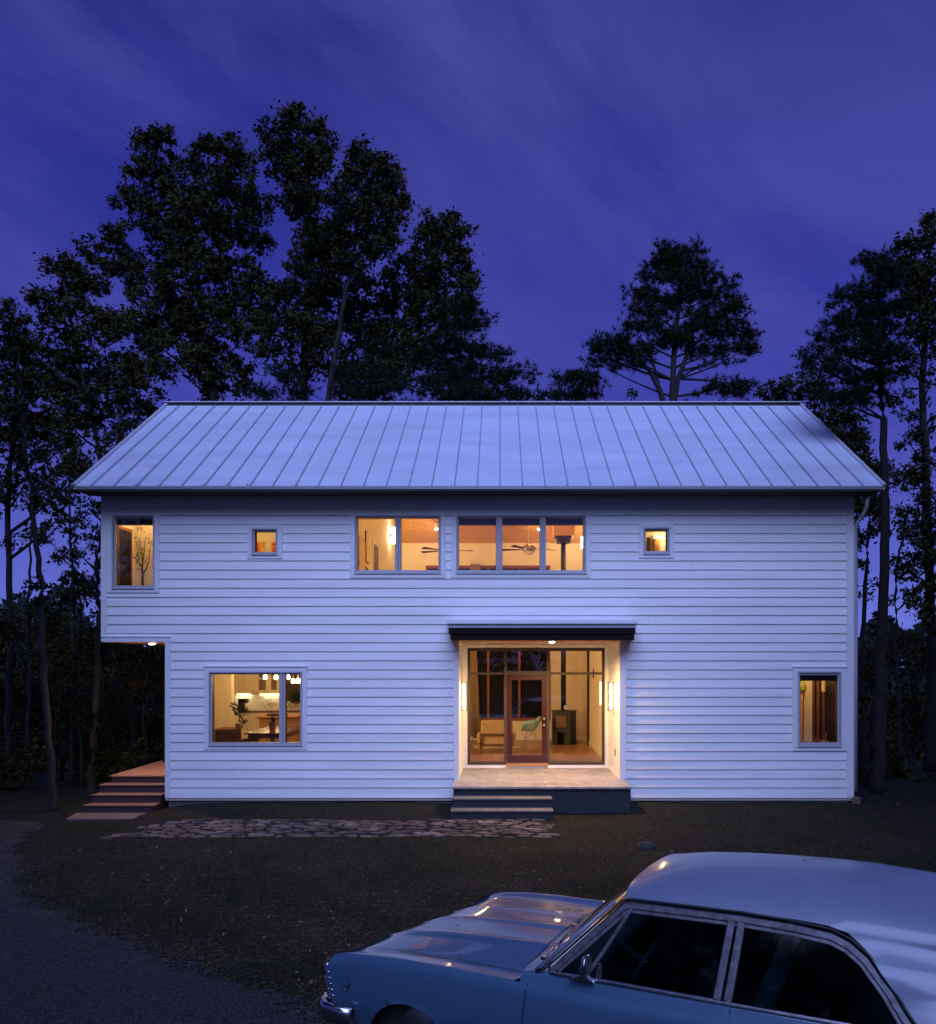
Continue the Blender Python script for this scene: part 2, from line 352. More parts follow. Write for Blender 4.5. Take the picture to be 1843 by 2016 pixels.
def gravel_pos(n):
    x = rng.uniform(-13, 1, n*3); y = 1/rng.uniform(1/16.4, 1/6., n*3); e_ = edge_x(y); k = (x < e_+np.abs(rng.normal(size=len(x)))*.28) & (y < 16.6) & (np.abs(x/y) < .66); return x[k][:n], y[k][:n]
def pebbles(n):
    x, y = gravel_pos(n); n = len(x); r = rng.uniform(.008, .022, n)
    B = np.array([(1,0,0),(0,1,0),(-1,0,0),(0,-1,0),(0,0,.7),(0,0,-.5)]); Fb = np.array([(0,1,4),(1,2,4),(2,3,4),(3,0,4),(1,0,5),(2,1,5),(3,2,5),(0,3,5)])
    a = rng.uniform(0, 6.28, n); ca, sa = np.cos(a), np.sin(a); V = B[None]*r[:, None, None]*rng.uniform(.6, 1.3, (n, 6, 1))
    V = np.stack([V[..., 0]*ca[:, None]-V[..., 1]*sa[:, None], V[..., 0]*sa[:, None]+V[..., 1]*ca[:, None], V[..., 2]], -1)
    V += np.stack([x, y, gz(x, y)+.008], -1)[:, None]; Fq = (Fb[None]+np.arange(n)[:, None, None]*6).reshape(-1, 3)
    o = np_mesh('gravel_stones', V.reshape(-1, 3), Fq, 'stone_chip'); o['kind'] = 'stuff'; o['label'] = 'loose grey gravel stones covering the driveway'
mat('stone_chip', (.020,.020,.023), .85, noise=.6, nscale=14)
pebbles(36000)

# flagstone path in front of the entry: irregular slabs from a jittered cell pattern
def flagstones():
    me = MB(); random.seed(12)
    y = 13.95
    while y < 15.3:
        d = random.uniform(.12, .20); x = -6.35-(15.3-y)*.45+random.uniform(0, .5)
        while x < .95:
            w = random.choice((random.uniform(.16, .3), random.uniform(.28, .5)))
            if x + w > 1.05: break
            k = random.randint(5, 9); cx, cy = x+w/2, y+d/2+random.uniform(-.045, .045)+.05*math.sin(x*2.3+y*4); poly = []
            for i in range(k):
                a = 2*math.pi*i/k+random.uniform(-.2, .2); q = abs(math.cos(a))**1+abs(math.sin(a)); e = min(1.22, 1.1/max(abs(math.cos(a)), abs(math.sin(a)))**.7)
                poly.append((cx+w*.47*math.cos(a)*e*random.uniform(.84, 1.06), cy+d*.46*math.sin(a)*e*random.uniform(.82, 1.1)))
            z = GZ(cx, cy); h = .012+random.uniform(-.006, .020)
            n = len(poly); tx, ty = random.uniform(-.03, .03), random.uniform(-.04, .04)
            def top(p, s): return (cx+(p[0]-cx)*s, cy+(p[1]-cy)*s, z+h+(p[0]-cx)*tx+(p[1]-cy)*ty-(0 if s < 1 else .008))
            if random.random() > .03:
                me.add([(p[0], p[1], z-.03) for p in poly]+[top(p, 1) for p in poly]+[top(p, .93) for p in poly],
                       [tuple(range(2*n, 3*n))]+[(i, (i+1) % n, (i+1) % n+n, i+n) for i in range(n)]+[(i+n, (i+1) % n+n, (i+1) % n+2*n, i+2*n) for i in range(n)])
            x += w+random.uniform(0, .03)
        y += d
    m = mat('flagstone', (.10,.08,.07), .9, bump=1.0, bscale=13); t = m.node_tree; b = t.nodes['Principled BSDF']
    co = t.nodes.new('ShaderNodeTexCoord'); vo = t.nodes.new('ShaderNodeTexVoronoi'); vo.inputs['Scale'].default_value = 3.1; t.links.new(co.outputs['Object'], vo.inputs['Vector'])
    nz = t.nodes.new('ShaderNodeTexNoise'); nz.inputs['Scale'].default_value = 9; nz.inputs['Detail'].default_value = 8; t.links.new(co.outputs['Object'], nz.inputs['Vector'])
    sp_ = t.nodes.new('ShaderNodeSeparateColor'); t.links.new(vo.outputs['Color'], sp_.inputs[0]); rr = t.nodes.new('ShaderNodeValToRGB'); t.links.new(sp_.outputs[0], rr.inputs[0]); e = rr.color_ramp.elements
    e[0].color = (.025,.020,.019,1); e[1].color = (.17,.125,.10,1); k = e.new(.35); k.color = (.055,.038,.030,1); k = e.new(.7); k.color = (.10,.066,.048,1)
    r2 = t.nodes.new('ShaderNodeValToRGB'); t.links.new(nz.outputs[0], r2.inputs[0]); r2.color_ramp.elements[0].position = .35; r2.color_ramp.elements[0].color = (.5,.5,.5,1); r2.color_ramp.elements[1].position = .65; r2.color_ramp.elements[1].color = (1.25,1.25,1.25,1)
    mx = t.nodes.new('ShaderNodeMix'); mx.data_type = 'RGBA'; mx.blend_type = 'MULTIPLY'; mx.inputs[0].default_value = 1; t.links.new(rr.outputs[0], mx.inputs[6]); t.links.new(r2.outputs[0], mx.inputs[7]); t.links.new(mx.outputs[2], b.inputs['Base Color'])
    tag(me.build('flagstone_path', m), 'path of irregular flagstones set in the grass before the porch steps', kind='structure')
flagstones()

f = MB(); random.seed(8)
rk = (2.33, 13.2); f.ball((rk[0], rk[1], GZ(*rk)+.02), (.16, .11, .08), 10, 7); f.v = [(x+random.uniform(-.015, .015), y+random.uniform(-.015, .015), z+random.uniform(-.012, .012)) for x, y, z in f.v]
tag(f.build('rock', 'stone_chip', None, smooth=False, bevel=.006), 'single grey rock lying alone on the dark lawn above the car roof', 'rock')
# ------------------------------------------------------------------ the house
YF = 17.286; YI = YF+.15; FL = .58
house = empty('house', (-.45, 21.3, 0), 'two storey white clapboard house with a standing seam metal roof and lit windows', 'house')
def xf(px): return X(px, YF)
def zf(py): return Z(py, YF)
HX0, HX1, LX0 = xf(202), xf(1678), xf(326)
ZB, ZBAY = zf(1568), zf(1263)
def rect(a): return (xf(a[0]), xf(a[1]), zf(a[3]), zf(a[2]))       # px (x0,x1,ytop,ybottom) -> (x0,x1,z0,z1)
WINS = [ # trim, frame, [glass], kind, valance
 ((212,314.6,1006,1167), (221.6,305.5,1014,1158), [(228,301,1019.5,1153)], 1),
 ((487.6,556.4,1033.7,1100.3), (496.3,547.2,1040.6,1091.6), [(501.9,542.9,1046,1087)], 0),
 ((689.4,877.5,1006.5,1137.6), (698.6,868.5,1014.6,1128.4), [(703.8,777.8,1019.5,1122.6),(789,863.3,1019.5,1122.6)], 0),
 ((888.7,1163.4,1006.5,1137.6), (898.2,1154,1014.6,1128.4), [(903.1,976.8,1019.5,1122.6),(988.9,1063,1019.5,1122.6),(1074.7,1148.8,1019.5,1122.6)], 1),
 ((1257.9,1326.6,1032.4,1099.1), (1266.4,1317.7,1038.9,1090.5), [(1270.9,1313.2,1044.4,1085)], 0),
 ((402.7,605.2,1313,1475.7), (411.8,596.1,1322,1466.8), [(417.6,549.8,1327.4,1462),(561.6,591.1,1327.4,1462)], 0),
 ((1559.7,1666,1314,1477.9), (1569.3,1655.5,1322,1468.6), [(1574.8,1649.2,1329.3,1462)], 1)]
def subtract(x0, x1, cuts):
    segs = [(x0, x1)]
    for a, b in cuts:
        segs = [s for p, q in segs for s in ((p, min(q, a)), (max(p, b), q)) if s[1]-s[0] > .004]
    return segs
# clapboards
cuts = [rect(w[0]) for w in WINS] + [(xf(893), xf(1232), -1, zf(1242)), (HX0-.1, xf(336.5), -1, zf(1252.5))]
sd_ = MB(); pitch = 17.85/94.38
for k in range(31):
    z0 = ZB + pitch*k; z1 = z0 + pitch
    cs = [c for c in cuts if c[2] < z1-.002 and c[3] > z0+.002]
    zs = sorted({z0, z1} | {z for c in cs for z in c[2:] if z0+.004 < z < z1-.004})
    for a, b in zip(zs, zs[1:]):
        for p, q in subtract(xf(212), xf(1666), [(c[0], c[1]) for c in cs if c[2] < b-.002 and c[3] > a+.002]):
            ya, yb = YF-.024+.018*(a-z0)/pitch, YF-.024+.018*(b-z0)/pitch
            # boards have butt joints every few metres
            t0 = -8.3+((k*1.37) % 3.66); js = [p]+[j for j in (t0+3.66*i for i in range(6)) if p+.05 < j < q-.05]+[q]
            for p2, q2 in zip(js, js[1:]):
                g = .0012
                sd_.add([(p2+g,ya,a),(q2-g,ya,a),(q2-g,yb,b),(p2+g,yb,b),(p2+g,YF,a),(q2-g,YF,a),(q2-g,YF,b),(p2+g,YF,b)],
                        [(0,1,2,3),(0,4,5,1),(2,6,7,3),(0,3,7,4),(1,5,6,2)])
sd_.build('siding', 'siding', house)
# structural walls
wl = MB()
holes = [rect(w[1]) for w in WINS] + [(xf(904), xf(1219.8), -2, 3.384), (HX0-.2, LX0, -4, ZBAY)]
gx = sorted({HX0, HX1} | {h[i] for h in holes for i in (0, 1) if HX0 < h[i] < HX1}); gzs = sorted({-3., 6.66} | {h[i] for h in holes for i in (2, 3) if -3 < h[i] < 6.6} | {0.05})
for a, b in zip(gx, gx[1:]):
    for c, d in zip(gzs, gzs[1:]):
        mxx, mz = (a+b)/2, (c+d)/2
        if mz < .05 and not (LX0 < mxx): continue
        if mz < .05 or any(h[0] < mxx < h[1] and h[2] < mz < h[3] for h in holes): continue
        wl.box(a, b, YF, YI, c, d)
BY = 25.37
wl.box(HX1-.15, HX1, YI, BY, .05, 6.66)
wl.box(HX0, HX0+.15, YI, BY, ZBAY-.2 if False else ZBAY, 6.66)
wl.box(HX0, HX0+.15, 21.05, BY, .05, ZBAY); wl.box(LX0, LX0+.15, YI, 20.9, .05, ZBAY); wl.box(HX0, LX0+.15, 20.9, 21.05, .05, ZBAY)
bw = (-2.25, 1.5, 1.18, 5.86)
wl.box(HX0, bw[0], BY-.15, BY, .05, 6.66); wl.box(bw[1], HX1, BY-.15, BY, .05, 6.66); wl.box(bw[0], bw[1], BY-.15, BY, .05, bw[2]); wl.box(bw[0], bw[1], BY-.15, BY, bw[3], 6.66)
for x0 in (HX0, HX1-.15): wl.prism([(YF, 6.66), (BY, 6.66), (21.33, 9.38)], 'x', x0, x0+.15)
wl.build('wall', 'wall_paint', house)
# interior partitions
liv = [(YI, FL), (BY-.15, FL), (BY-.15, 6.62), (21.33, 9.2), (YI, 6.62)]
def pwall(k, *a):
    p = MB(); getattr(p, k)(*a); p.build('partition', 'wall_paint', house)
pwall('prism', liv, 'x', -3.2, -3.13); pwall('prism', [(19.2, FL), (BY-.15, FL), (BY-.15, 6.62), (21.33, 9.2), (YI, 6.62), (YI, 3.62), (19.2, 3.62)], 'x', 2.52, 2.6)
pwall('box', HX0+.15, -6.85, 18.4, 18.5, 3.6, 6.42); pwall('box', -6.9, -6.8, YI, BY-.15, 3.6, 6.42); pwall('box', -6.8, -3.2, 20.6, 20.7, 3.6, 6.42)
pwall('box', 2.6, HX1-.15, 20.4, 20.5, 3.6, 6.42); pwall('box', 4.6, HX1-.15, 19.0, 19.1, FL, 3.3); pwall('box', 4.5, 4.6, YI, 19.1, FL, 3.3)
def slab(*a):
    p = MB(); p.box(*a); p.build('storey_slab', 'wall_paint', house)
sl_0 = 0; slab(LX0+.15, -3.2, YI, BY-.15, 3.3, 3.6); slab(HX0+.15, LX0+.15, YI, 20.9, ZBAY+.02, 3.6); slab(HX0+.15, LX0+.15, 21.05, BY-.15, 3.3, 3.6); slab(2.6, HX1-.15, YI, BY-.15, 3.3, 3.6)
slab(HX0+.15, -3.2, YI, BY-.15, 6.42, 6.5); slab(2.6, HX1-.15, YI, BY-.15, 6.42, 6.5)
ce = MB(); ce.prism([(YI, 6.56), (21.33, 9.14), (BY-.15, 6.56), (BY-.15, 6.64), (21.33, 9.22), (YI, 6.64)], 'x', -3.13, 2.52); ce.build('ceiling', 'wood_ceiling', house)
fl = MB(); fl.box(LX0+.15, HX1-.15, 19.11, BY-.15, FL-.1, FL); fl.box(LX0+.15, xf(904)-.12, YI, 19.11, FL-.1, FL); fl.box(xf(1219.8)+.12, HX1-.15, YI, 19.11, FL-.1, FL); fl.box(HX0+.15, LX0+.15, 21.05, BY-.15, FL-.1, FL)
fl.build('floor', 'wood_floor', house)
bb = MB(); bb.box(-3.13, 2.52, BY-.17, BY-.15, FL, FL+.14); bb.box(2.5, 2.52, 19.2, BY-.17, FL, FL+.14); bb.box(-3.13, -3.11, YI, BY-.17, FL, FL+.14)
bb.build('baseboard', 'white_paint', house)
fo = MB(); fo.box(LX0+.05, HX1-.06, YF+.04, BY-.03, -3.2, .1); fo.box(HX0+.05, LX0+.05, 20.95, BY-.03, -3.2, .1); fo.build('foundation', 'foundation', house)
# exterior trim boards
tr = MB(); y0 = YF-.034
tr.box(HX0, xf(212), y0, YF, ZBAY, zf(1014.8)); tr.box(xf(1666), HX1, y0, YF, ZB, zf(1014.8)); tr.box(LX0, xf(336.5), y0, YF, ZB, zf(1263.2))
tr.box(HX0, xf(336.5), y0-.004, YF, ZBAY-.012, zf(1254.5)); tr.box(HX0-.01, xf(337.2), y0-.016, YF, zf(1254.4), zf(1252.4))
tr.box(HX0-.002, HX1+.002, y0-.006, YF, zf(1014.8), 6.6)
tr.box(LX0, xf(893), YF-.028, YF, ZB-.035, ZB-.002); tr.box(xf(1232), HX1, YF-.028, YF, ZB-.035, ZB-.002)
tr.box(HX1, HX1+.02, YF-.034, YF+.1, ZB, 6.6); tr.box(HX0-.02, HX0, YF-.034, YF+.1, ZBAY, 6.6)
tr.build('trim_board', 'trim', house, bevel=.003)
# entry casing
for a, b in ((893, 904), (1219.8, 1232)): et = MB(); et.box(xf(a), xf(b), y0-.002, YF, .47, zf(1250)); et.build('entry_casing', 'trim', house, bevel=.003)
# side clapboards (seen only from the side)
for side in range(3):
  ss = MB()
  for k in range(34):
    z0 = ZB+pitch*k; z1 = z0+pitch
    if side == 0 and z1 < 6.66: ss.add([(HX1+.024,YF+.1,z0),(HX1+.024,BY,z0),(HX1+.006,BY,z1),(HX1+.006,YF+.1,z1),(HX1,YF+.1,z0),(HX1,BY,z0)], [(0,1,2,3),(0,4,5,1)])
    if side == 1 and z0 > ZBAY and z1 < 6.66: ss.add([(HX0-.024,YF+.1,z0),(HX0-.024,BY,z0),(HX0-.006,BY,z1),(HX0-.006,YF+.1,z1),(HX0,YF+.1,z0),(HX0,BY,z0)], [(3,2,1,0),(1,5,4,0)])
    if side == 2 and z1 < ZBAY: ss.add([(LX0-.024,YF+.1,z0),(LX0-.024,20.9,z0),(LX0-.006,20.9,z1),(LX0-.006,YF+.1,z1),(LX0,YF+.1,z0),(LX0,20.9,z0)], [(3,2,1,0),(1,5,4,0)])
  ss.build('side_siding', 'siding', house)
# windows
def make_window(trim, frame, glasses, val, first):
    T, Fm = rect(trim), rect(frame); G = [rect(g) for g in glasses]
    t = MB(); t.ring(T, Fm, YF-.036, YF)
    if trim[2] > 1200: t.box(T[0]-.01, T[1]+.01, YF-.05, YF, T[3], T[3]+.022)
    w = t.build('window', 'trim', house, bevel=.003)
    f = MB(); i = .028; inner = (Fm[0]+i, Fm[1]-i, Fm[2]+i, Fm[3]-i)
    f.ring(Fm, inner, YF-.044, YF+.10); f.box(Fm[0]-.004, Fm[1]+.004, YF-.056, YF-.03, Fm[2]-.02, Fm[2]+.006)
    for a, b in zip(G, G[1:]):
        c = (a[1]+b[0])/2; f.box(c-.016, c+.016, YF-.040, YF+.1, inner[2], inner[3])
    f.build('frame', 'frame', w, bevel=.003)
    for n, g in enumerate(G):
        lo = inner[0]+.002 if n == 0 else (G[n-1][1]+g[0])/2+.018; hi = inner[1]-.002 if n == len(G)-1 else (g[1]+G[n+1][0])/2-.018
        s = MB(); s.ring((lo, hi, inner[2]+.002, inner[3]-.002), g, YF-.014, YF+.05); s.build('sash', 'frame', w, bevel=.004)
        wd = MB(); wd.ring((lo, hi, inner[2]+.002, inner[3]-.002), (g[0]+.004, g[1]-.004, g[2]+.004, g[3]-.004), YF+.052, YF+.14); wd.build('wood_lining', 'dark_wood' if val else 'red_lining', w)
        p = MB(); p.box(g[0]-.01, g[1]+.01, YF+.018, YF+.023, g[2]-.01, g[3]+.01); p.build('pane', 'pane', w)
        if val: 
            v = MB(); v.box(g[0]-.02, g[1]+.02, YI+.01, YI+.1, g[3]-.12, g[3]+.06); v.build('blind_roll', 'dark_wood', w)
mat('red_lining', (.20,.08,.04), .5)
for n, w in enumerate(WINS): make_window(*w, n == 0)
# roof
EY, EZ, RY, RZ = 16.68, 6.478, 21.33, 9.555; BEY = 2*RY-EY
RX0, RX1 = X(145, EY), X(1742, EY); sl_ = (RZ-EZ)/(RY-EY)
m_ = MB(); th = .17
m_.prism([(EY, EZ), (RY, RZ), (BEY, EZ), (BEY, EZ-.05), (RY, RZ-.05), (EY, EZ-.05)], 'x', RX0, RX1); roof = m_.build('roof', 'roof', house)
zu = lambda y: EZ-.052+(min(y, 2*RY-y)-EY)*sl_
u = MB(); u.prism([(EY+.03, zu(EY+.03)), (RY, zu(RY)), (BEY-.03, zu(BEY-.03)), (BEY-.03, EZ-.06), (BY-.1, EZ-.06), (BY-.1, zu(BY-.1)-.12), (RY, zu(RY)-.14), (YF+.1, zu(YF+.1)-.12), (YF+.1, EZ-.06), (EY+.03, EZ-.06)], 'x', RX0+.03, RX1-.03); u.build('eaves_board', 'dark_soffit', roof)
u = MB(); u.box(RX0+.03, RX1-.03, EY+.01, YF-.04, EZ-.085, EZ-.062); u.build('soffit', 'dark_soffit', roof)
s = MB(); yn = Vector((0, -sl_, 1)).normalized()
def rib(x, w, h, y0_, y1_, mb):
    a = Vector((0, y0_, EZ+(y0_-EY)*sl_)); b = Vector((0, y1_, EZ+(y1_-EY)*sl_)); n = yn*h
    vs = []
    for p in (a, b):
        for dx, k in ((-w, -.004), (w, -.004), (w, 1), (-w, 1)): vs.append((x+dx, p.y+(n.y*k if k == 1 else 0), p.z+(n.z*k if k == 1 else k)))
    mb.add(vs, [(0,1,2,3)[::-1], (4,5,6,7), (0,1,5,4), (1,2,6,5), (2,3,7,6), (3,0,4,7)])
for k in range(35):
    x = RX0+.37+.4562*k
    if x < RX1-.1: rib(x, .008, .040, EY-.012, RY-.08, s)
s.build('standing_seam', 'seam', roof)
e = MB(); rib(RX0+.02, .028, .055, EY-.015, RY, e); rib(RX1-.02, .028, .055, EY-.015, RY, e)
e.box(RX0-.005, RX1+.005, EY-.018, EY-.002, EZ-.014, EZ+.006); e.build('edge_flashing', 'galv', roof)
c_ = MB(); c_.box(RX0-.01, RX1+.01, RY-.035, RY+.035, RZ-.05, RZ+.055); c_.build('ridge_vent', 'metal_dark', roof)
c_ = MB(); c_.box(RX0-.012, RX1+.012, RY-.075, RY+.075, RZ+.056, RZ+.078); c_.build('ridge_cap', 'galv', roof, bevel=.004)
for x0, x1 in ((RX0, RX0+.025), (RX1-.025, RX1)): ra = MB(); ra.prism([(EY, EZ-.052), (RY, RZ-.052), (BEY, EZ-.052), (BEY, EZ-.064), (BEY-.2, EZ-.064), (RY, RZ-.22), (EY+.2, EZ-.064), (EY, EZ-.064)], 'x', x0, x1); ra.build('rake_board', 'trim', roof)
# downspout at the right corner
ds = MB(); dx = HX1+.055
ds.tube([(dx+.10, 16.9, 6.30), (dx+.105, 16.98, 6.1), (dx+.07, 17.1, 5.94), (dx+.01, 17.2, 5.83), (dx, 17.25, 5.7), (dx, 17.25, 3), (dx, 17.25, .25)], .04, 10)
dso = ds.build('downspout', 'galv', house, smooth=True)
db = MB(); db.box(dx-.075, dx+.075, 17.17, 17.33, GZ(7.5, 17.2)-.05, .13); db.build('drain_boot', 'concrete', dso, bevel=.01)

# entry recess
ER0, ER1, EYB, PZ, SZ = xf(904), xf(1219.8), 19.035, .5, 3.384
def xe(px): return X((1150+px/3.0717)/1.3565, EYB)
def ze(py): return Z((1640+py/3.0717)/1.3565, EYB)
en = house
w_ = MB(); 
for a in ((ER0-.12, ER0-.02, YI, 19.11, PZ, SZ+.02), (ER1+.02, ER1+.12, YI, 19.2, PZ, SZ+.02), (ER0-.12, ER1+.12, YI, 19.11, SZ+.02, 3.56)): w_ = MB(); w_.box(*a); w_.build('recess_wall', 'wall_paint', en)
for sx, xx in ((1, ER0), (-1, ER1)):
    w_ = MB()
    for k in range(17):
        z0 = PZ+k*pitch; z1 = min(z0+pitch, SZ)
        if z0 < SZ:
            w_.add([(xx+sx*.004,YF+.0,z0),(xx+sx*.004,EYB-.02,z0),(xx-sx*.012,EYB-.02,z1),(xx-sx*.012,YF+.0,z1),(xx-sx*.02,YF+.0,z0),(xx-sx*.02,EYB-.02,z0)], [(0,1,2,3),(0,4,5,1)])
    w_.build('recess_siding', 'siding', en)
w_ = MB(); w_.box(ER0-.1, ER1+.1, YF-.45, EYB, SZ, SZ+.018); w_.build('recess_soffit', 'wood_soffit', en)
FX0, FX1, FZ0, FZ1 = xe(303), xe(1428), ze(1235), ze(278)
w_ = MB(); w_.ring((ER0-.02, ER1+.02, PZ, SZ), (FX0, FX1, FZ0, FZ1), EYB-.005, EYB+.07); w_.ring((ER0+.07, ER1-.07, PZ+.005, SZ-.05), (FX0, FX1, FZ0, FZ1), EYB-.025, EYB-.005); w_.build('storefront_casing', 'trim', en, bevel=.003)
f = MB(); ya, yb = EYB-.035, EYB+.06
f.ring((FX0, FX1, FZ0, FZ1), (xe(328), xe(1406), ze(1212), ze(303)), ya, yb)
D0, D1 = xe(627), xe(955)
f.box(xe(602), xe(626), ya+.002, yb, FZ0, ze(303)); f.box(xe(953), xe(974), ya+.002, yb, FZ0, ze(303))
f.box(xe(328), xe(602), ya+.004, yb, ze(497), ze(478)); f.box(xe(626), xe(953), ya+.004, yb, ze(500), ze(468)); f.box(xe(974), xe(1406), ya+.004, yb, ze(497), ze(477))
f.build('storefront_frame', 'brown_frame', en, bevel=.004)
f = MB()
for a in ((328,602,303,478),(328,602,497,1212),(626,953,303,468),(974,1406,303,477),(974,1406,497,1212)): f.box(xe(a[0])-.005, xe(a[1])+.005, EYB+.01, EYB+.016, ze(a[3])-.005, ze(a[2])+.005)
f.build('storefront_glass', 'pane', en)
f = MB(); f.ring((D0, D1, ze(1222), ze(501)), (xe(665), xe(913), ze(1155), ze(541)), EYB-.02, EYB+.035); door = f.build('front_door', 'red_wood', house, bevel=.005)
f = MB(); f.box(xe(660), xe(918), EYB+.004, EYB+.010, ze(1160), ze(536)); f.build('door_pane', 'pane', door)
for py in (858, 910): f = MB(); f.ball((xe(930), EYB-.065, ze(py)), .034 if py > 900 else .03); f.tube([(xe(930), EYB-.02, ze(py)), (xe(930), EYB-.06, ze(py))], .018, 10); f.build('door_knob', 'steel', door, smooth=True)
f = MB(); f.box(D0-.02, D1+.02, EYB-.07, EYB+.05, FZ0-.02, ze(1222)-.004); f.build('threshold', 'wood_soffit', door)
# back wall tall windows
f = MB(); f.ring((bw[0]-.02, bw[1]+.02, bw[2]-.02, bw[3]+.02), (bw[0]+.06, bw[1]-.06, bw[2]+.07, bw[3]-.07), BY-.18, BY)
for x in (-1.32, -.366, .58): f.box(x-.035, x+.035, BY-.178, BY-.002, bw[2]+.07, bw[3]-.07)
f.box(bw[0]+.06, bw[1]-.06, BY-.176, BY-.004, 3.42, 3.50); pass
mat('window_wood', (.19,.065,.035), .45)
bwn = f.build('window', 'window_wood', house)
mat('night_glass', (.006,.006,.007), .30, spec=.12)
f = MB(); f.box(bw[0]+.05, bw[1]-.05, BY-.09, BY-.08, bw[2]+.06, bw[3]-.06); f.build('pane', 'night_glass', bwn)
# canopy
cy = 16.81
def xc(px): return X(px, cy)
def zc(py): return Z(py, cy)
f = MB(); f.box(xc(886.7), xc(1249), cy+.02, YF-.035, SZ+.0, zc(1246.8)); can = f.build('entry_canopy', 'canopy_dark', house)
f = MB(); f.box(xc(883.5), xc(1251), cy, YF-.03, zc(1247.4), zc(1236)); f.build('upper_fascia', 'canopy_dark', can)
f = MB(); f.box(xc(882.5), xc(1252), cy-.012, YF-.03, zc(1235.9), zc(1228.6)); f.prism([(cy-.05, zc(1228.6)), (cy-.05, zc(1227.2)), (YF-.02, zc(1227.2)+.09), (YF-.02, zc(1228.6))], 'x', xc(879), xc(1255.7)); f.build('canopy_roof', 'galv', can)
f = MB(); f.box(xc(889), xc(1247), cy+.04, YF-.036, SZ-.012, SZ-.001); f.build('canopy_soffit', 'wood_soffit', can)
# porch and steps
px0, px1 = X(889.8, 16.16), X(1244.3, 16.16)
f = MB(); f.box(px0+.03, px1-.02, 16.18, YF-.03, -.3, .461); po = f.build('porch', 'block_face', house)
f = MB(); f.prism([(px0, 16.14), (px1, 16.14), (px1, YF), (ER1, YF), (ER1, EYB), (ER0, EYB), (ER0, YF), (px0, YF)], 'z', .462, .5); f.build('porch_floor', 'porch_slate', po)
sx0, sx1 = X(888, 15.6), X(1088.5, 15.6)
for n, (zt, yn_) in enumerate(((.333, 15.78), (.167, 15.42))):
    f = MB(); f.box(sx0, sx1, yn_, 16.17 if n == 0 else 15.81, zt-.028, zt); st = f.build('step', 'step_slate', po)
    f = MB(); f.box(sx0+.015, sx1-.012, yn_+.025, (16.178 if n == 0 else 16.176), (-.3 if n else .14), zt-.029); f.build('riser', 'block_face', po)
# bay soffit and wooden deck
f = MB(); f.box(HX0+.005, LX0-.026, YF+.002, 20.9, ZBAY-.014, ZBAY-.002); f.build('bay_soffit', 'wood_soffit', house)
f = MB(); f.box(-8.24, -8.06, 20.2, 20.38, .5, ZBAY-.014); f.build('bay_post', 'canopy_dark', house, bevel=.006)
deck = empty('wooden_deck', (-7.6, 17.8, 0), 'raised wooden deck with four brown steps under the overhanging bay', 'deck')
f = MB(); f.box(-8.40, LX0-.03, 17.81, 20.88, .47, .5); f.build('deck_floor', 'deck_boards', deck)
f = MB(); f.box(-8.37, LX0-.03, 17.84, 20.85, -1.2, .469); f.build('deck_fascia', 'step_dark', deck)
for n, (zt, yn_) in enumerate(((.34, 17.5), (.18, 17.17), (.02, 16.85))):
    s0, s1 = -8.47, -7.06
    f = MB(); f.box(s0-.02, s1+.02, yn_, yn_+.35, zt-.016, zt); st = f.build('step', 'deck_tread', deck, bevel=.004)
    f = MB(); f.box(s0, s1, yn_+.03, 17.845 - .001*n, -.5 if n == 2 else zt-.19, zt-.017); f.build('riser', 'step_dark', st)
pad = MB(); pz = -.125
pad.prism([(X(130, 16.2), 16.2), (X(289, 16.2), 16.2), (-7.0, 16.86), (-8.62, 16.86)], 'z', pz-.1, pz); tag(pad.build('concrete_pad', 'concrete', None, bevel=.01), 'pale concrete landing slab at the foot of the wooden deck steps', 'slab')

# ------------------------------------------------------------------ lights fixed to the house
WARM = (1, .60, .25); WARM2 = (1, .52, .18)
mat('lamp_glow', (.9,.8,.6), .5, emit=(1,.72,.38), estr=9)
mat('lamp_hot', (.9,.8,.6), .5, emit=(1,.80,.50), estr=30)
mat('sconce_tube', (.9,.8,.6), .5, emit=(1,.66,.30), estr=85)
mat('fixture', (.25,.2,.15), .35, metal=1)
for nm, xx, sx in (('left', ER0, 1), ('right', ER1, -1)):
    zc_, yc = 2.19, 18.13
    s = empty('wall_sconce', (xx, yc, zc_), 'tall glowing wall sconce on the %s side wall of the entry recess' % nm, 'wall lamp', 'sconces either side of the front door')
    f = MB(); f.box(xx-sx*.004, xx+sx*.02, yc-.06, yc+.06, zc_-.3, zc_+.3)
    f.build('back_plate', 'fixture', s)
    f = MB()
    for z in (zc_-.315, zc_+.3): f.box(xx+sx*.0, xx+sx*.135, yc-.062, yc+.062, z, z+.015)
    for y in (yc-.062, yc+.05): f.box(xx+sx*.123, xx+sx*.135, y, y+.012, zc_-.3, zc_+.3)
    f.build('cage', 'fixture', s)
    f = MB(); f.tube([(xx+sx*.07, yc, zc_-.28), (xx+sx*.07, yc, zc_+.28)], .020, 14); f.build('glass_tube', 'sconce_tube', s, smooth=True)
def downlight(x, y, z, e, lab, r=.09):
    s = empty('downlight', (x, y, z), lab, 'ceiling light')
    f = MB(); f.lathe([(r, 0), (r*1.05, -.012), (r*.8, -.016), (r*.78, -.008)], (x, y, z-.001), 20); f.build('trim_ring', 'white_paint', s, smooth=True)
    f = MB(); f.lathe([(r*.76, -.002), (r*.6, -.03), (r*.2, -.038)], (x, y, z-.002), 18); f.build('lens', 'lamp_hot', s, smooth=True)
    lamp('bulb', (x, y, z-.06), e, WARM, s, size=.05, kind='SPOT', spot=165)
downlight(1.07, 17.13, SZ-.013, 620, 'round glowing downlight in the wooden soffit over the front door', .085)
